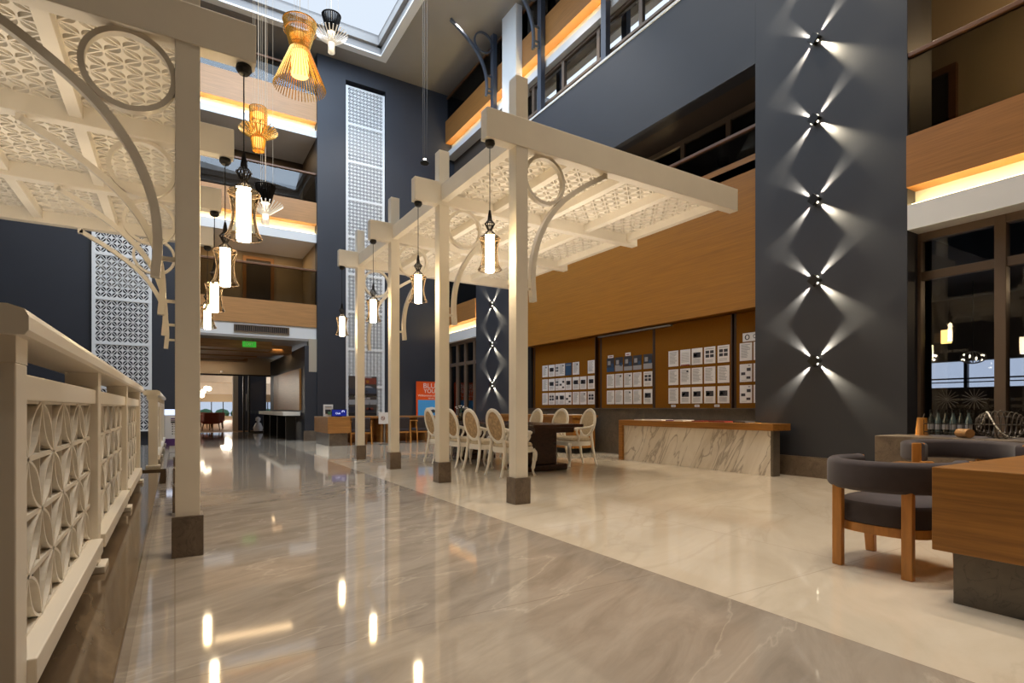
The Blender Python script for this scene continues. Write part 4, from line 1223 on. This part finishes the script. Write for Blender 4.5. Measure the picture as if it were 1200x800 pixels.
# ------------------------------------------------------------------ velvet tub armchairs and oak desk, right foreground
def barrel_chair():
    """faces +X; origin on the floor under the seat centre"""
    t = thing('barrel_armchair', 'x', 'armchair', (0, 0, 0), group='grey velvet barrel armchairs')
    def plan(a, r=.35):
        return Vector((r * 1.0 * cos(a), r * .94 * sin(a), 0))
    a0, a1 = R(62), R(298)
    arc = [plan(a0 + (a1 - a0) * k / 28) for k in range(29)]
    arc = [Vector((.2, .315, 0)), Vector((.18, .315, 0))] [:1] + arc + [Vector((.2, -.315, 0))]
    sec = []
    w_, h_, r_ = .042, .095, .036
    for cx, cz, s0 in ((w_ - r_, h_ - r_, 0), (-w_ + r_, h_ - r_, 90), (-w_ + r_, -h_ + r_, 180), (w_ - r_, -h_ + r_, 270)):
        for k in range(5):
            a = R(s0 + 90 * k / 4)
            sec.append((cx + r_ * cos(a), .6 + cz + r_ * sin(a)))
    MB().sweep(arc, sec, (0, 0, 1)).build('backrest', 'velvet', t, True, local=True)
    for sy in (-1, 1):
        MB().box(.195, sy * .315 - .04, .505, .212, sy * .315 + .04, .69).build('arm_end', 'legwood', t, bevel=.008, local=True)
    outl = []
    for j in range(40):
        a = 2 * pi * j / 40; c, s_ = cos(a), sin(a); n = 2.7
        r = (abs(c) ** n + abs(s_) ** n) ** (-1 / n)
        outl.append((.31 * r * c + .02, .29 * r * s_))
    rings = [[(x * k, y * k, z) for x, y in outl] for k, z in ((.95, .285), (1.0, .3), (1.0, .40), (.965, .425), (.85, .44), (.5, .45), (.02, .452))]
    MB().ring_faces(rings).build('seat', 'velvet', t, True, local=True)
    rings = [[(x * k, y * k, z) for x, y in outl] for k, z in ((.9, .24), (1.0, .235), (1.0, .29), (.9, .295))]
    MB().ring_faces(rings).build('seat_rail', 'legwood', t, True, local=True)
    for (x, y) in ((-.285, .2), (-.285, -.2)):
        MB().box(x - .022, y - .03, 0, x + .022, y + .03, .52).build('leg', 'legwood', t, bevel=.006, local=True)
    for sy in (-1, 1):
        q = MB().ring_faces([[(.25, sy * .26 - .03, 0), (.29, sy * .26 - .03, 0), (.29, sy * .26 + .03, 0), (.25, sy * .26 + .03, 0)], [(.2, sy * .27 - .04, .52), (.25, sy * .27 - .04, .52), (.25, sy * .27 + .04, .52), (.2, sy * .27 + .04, .52)]])
        q.build('leg', 'legwood', t, bevel=.005, local=True)
    return t
bc_ = barrel_chair()
bc_.location = (3.98, 1.72, 0); bc_['label'] = 'grey velvet barrel armchair with oak legs beside the oak desk'
dup(bc_, (6.45, 2.2, 0), R(215), 'grey velvet barrel armchair beyond the oak desk, against the stone ledge').scale = (1.3, 1.3, 1)
t = thing('oak_desk', 'chunky oak desk on a recessed stone base in the right foreground', 'desk', (4.4, .2, 0))
MB().box(3.40, -1.2, .275, 5.4, 1.29, .71).build('desk_block', 'desk', t, bevel=.004)
MB().box(3.47, -1.1, 0, 5.3, 1.22, .275).build('base', 'stonedark', t)
t = thing('side_table', 'low oak side table between the two velvet armchairs', 'table', (5.5, 2.15, 0))
MB().box(5.3, 1.9, .47, 5.72, 2.42, .53).build('tabletop', 'desk', t, bevel=.006)
MB().box(5.38, 1.98, 0, 5.64, 2.34, .47).build('base', 'desk', t)

# ------------------------------------------------------------------ things on the stone ledge
def wire_ball(label, loc, ra, rz, name='wire_basket'):
    t = thing(name, label, 'basket', loc)
    q = MB()
    for k in range(13):
        b = R(8 + 164 * k / 12)
        q.tube([(ra * .75 * sin(b) ** .6 * cos(a), -ra * cos(b), rz + rz * sin(b) ** .6 * sin(a)) for a in [2 * pi * i / 24 for i in range(24)]], .006, 5, True)
    for j in range(10):
        a = 2 * pi * j / 10
        q.tube([(ra * .75 * sin(b) ** .6 * cos(a), -ra * cos(b), rz + rz * sin(b) ** .6 * sin(a)) for b in [R(8 + 164 * i / 16) for i in range(17)]], .004, 5)
    q.build('wire_body', 'wire', t, local=True)
    q = MB()
    for k in range(60):
        b = pi * (.1 + .8 * ((k * .618) % 1)); a = k * 2.4
        q.lathe([(.002, -.01), (.01, 0), (.002, .01)], 6, (ra * .76 * sin(b) ** .6 * cos(a), -ra * cos(b), rz + rz * sin(b) ** .6 * sin(a)))
    q.build('bead', 'cream', t, True, local=True)
    return t
wire_ball('round dark wire basket with pale beads on the stone ledge', (7.86, 2.33, .68), .21, .155)
t = thing('bottle_rack', 'dark wire rack of bottles on the stone ledge by the near pillar', 'rack', (7.9, 2.82, .68))
q = MB()
for z in (.05, .15):
    q.tube([(-.1, -.22, z), (.1, -.22, z), (.1, .22, z), (-.1, .22, z)], .006, 5, True)
for y in [-.22 + .055 * k for k in range(9)]:
    q.tube([(-.1, y, .2), (-.1, y, .02), (.1, y, .02), (.1, y, .2)], .004, 5)
q.build('wire_body', 'cage', t, local=True)
for k in range(6):
    y = 2.82 - .19 + .075 * k
    b = thing('bottle', '%s bottle standing in the wire rack, %s from the near pillar' % (('clear', 'dark')[k % 2], ('sixth', 'fifth', 'fourth', 'third', 'second', 'first')[k]), 'bottle', (7.9, y, .702), group='bottles in the wire rack')
    MB().lathe([(.03, 0), (.033, .01), (.033, .17), (.014, .23), (.013, .27)], 16, (7.9, y, .702)).build('body', ('bottle', 'bottled')[k % 2], b, True)
    MB().lathe([(.016, .262), (.016, .3)], 12, (7.9, y, .702)).build('cap', 'black', b, True)
    MB().lathe([(.0337, .06), (.0337, .13)], 16, (7.9, y, .702), cap=False).build('label', 'printg', b, True)
t = thing('cutting_log', 'pale wooden log lying on the stone ledge beside the wire basket', 'log', (7.6, 2.55, .68))
MB().tube([(7.55, 2.5, .735), (7.66, 2.64, .735)], .05, 14).build('log', 'rafter', t, True)
t = thing('wooden_post', 'short oak stump standing on the stone ledge near the pillar', 'stump', (8.0, 3.14, .68))
MB().lathe([(.07, 0), (.06, .1), (.05, .22)], 14, (8.0, 3.14, .68)).build('stump', 'legwood', t, True)
MB().tube([(8.02, 3.2, .69), (8.02, 3.12, .95)], .006, 5).build('stick', 'metal', t)

# upper terrace blue steel posts with ring brackets
for i, Y in enumerate((14.1, 11.63, 9.15)):
    t = thing('steel_post', 'blue steel post with ring bracket on the upper terrace, %s' % ('farthest', 'middle one', 'nearest')[i], 'post', (8.06, Y, 8.65), group='blue steel posts of the upper terrace')
    MB().box(8.0, Y - .08, 8.655, 8.13, Y + .08, ZC - .01).build('shaft', 'steelblue', t)
    MB().box(7.99, Y - .12, 8.652, 8.14, Y + .12, 8.68).build('foot_plate', 'steelblue', t)
    q = MB()
    pts = [(8.0 - .29 + .29 * cos(a), Y, 11.75 + .29 * sin(a)) for a in [2 * pi * j / 32 for j in range(32)]]
    q.sweep(pts, [(-.02, -.03), (.02, -.03), (.02, .03), (-.02, .03)], (0, 1, 0), True).build('ring', 'steelblue', t, True)
    q = MB().sweep([Vector((8.03 - a * 1.15, Y, 12.08 + b * 1.15)) for a, b in [(p.x, p.z) for p in catmull([(a, 0, b) for a, b in BR], 6)]], [(-.03, -.04), (.03, -.04), (.03, .04), (-.03, .04)], (0, 1, 0))
    for z in (10.3, 10.42, 10.8):
        q.box(7.82, Y - .015, z, 8.01, Y + .015, z + .05)
    q.build('bracket', 'steelblue', t)

# ------------------------------------------------------------------ light
def down(x, y, z, p, col=WARM, ang=100, blend=.8, size=.12):
    light('SPOT', (x, y, z), p, col, size, (0, 0, 0), R(ang), blend, 'hall_fill')
# daylight through the skylight, strengthened by lamps added in the shaft
pl = light('AREA', ((sx0 + sx1) / 2, (sy0 + sy1) / 2, ZC + .48), 1, (1, 1, 1), sx1 - sx0, (0, 0, 0), name='skylight_portal', sy=sy1 - sy0)
pl.data.cycles.is_portal = True
light('AREA', ((sx0 + sx1) / 2, (sy0 + sy1) / 2, ZC + .45), 600, (.72, .85, 1.0), sx1 - sx0 - .3, (0, 0, 0), name='skylight_fill', sy=sy1 - sy0 - .3)
light('AREA', (2.5, 11.5, ZC + .4), 420, (.6, .77, 1.0), 5, aim((.25, .85, -.55)), name='skylight_fill', sy=4)  # extra lamp tilted to the back, added to brighten the tower
# spots added under the ceiling to light the hall, no fittings built
for x, y in ((6.9, 2), (6.9, 6), (6.9, 10), (6.9, 14), (-4, 3)):
    down(x, y, ZC - .1, 700 if x > 0 else 350, WARM, 75)
for x, y in ((.5, .0), (4.5, .5), (1.5, 3.2), (5.2, 2.8), (4.2, 3.6), (7, -1)):
    down(x, y, ZC - .1, 600, WARM, 70)
# upward lamps added to brighten the pergola undersides, no fittings there
for y in (5.9, 7.85, 9.8):
    light('AREA', (4.9, y, 2.75), 17, WARM, 2.4, (pi, 0, 0), name='pergola_fill', sy=.5)
for y in (5.2, 7.0, 8.75):
    light('AREA', (-1.5, y, 2.5), 10, WARM, 2.2, (pi, 0, 0), name='pergola_fill', sy=.5)
# spots added to brighten the two lattice screens
for x, pw in ((5.3, 420), (-1.2, 800)):
    light('SPOT', (x, 13.2, ZC - .15), pw, NEUT, .15, aim((0, 4.5, -5.6)), R(62), .8, 'screen_fill')
# unseen fill lamps added in the galleries, corridor and rooms
for y, z in ((19.2, 6.15), (19.2, 9.45)):
    light('AREA', (2.1, y, z), 20, WARMER, 2.4, (0, 0, 0), name='gallery_fill', sy=.5)
light('AREA', (1.0, 23.9, 2.98), 70, WARM, 2.0, (0, 0, 0), name='corridor_fill', sy=.6)
light('AREA', (2.9, 20.5, 2.98), 14, WARMER, .3, (0, 0, 0), name='corridor_fill', sy=2.0)
for x, y, p in ((-1.5, 31, 200), (-2, 36, 220), (6, 39, 260), (0, 47, 300), (8, 47, 300), (4, 56, 320)):
    light('POINT', (x, y, 2.6), p, NEUT, .5)
light('POINT', (9.8, 2.2, 6.2), 60, WARMER, .1)
light('POINT', (10.2, 9.0, 6.2), 50, WARMER, .1)
light('POINT', (10, 9.5, 9.4), 60, WARM, .1)
light('POINT', (11, 2, 2.9), 16, WARMER, .1)
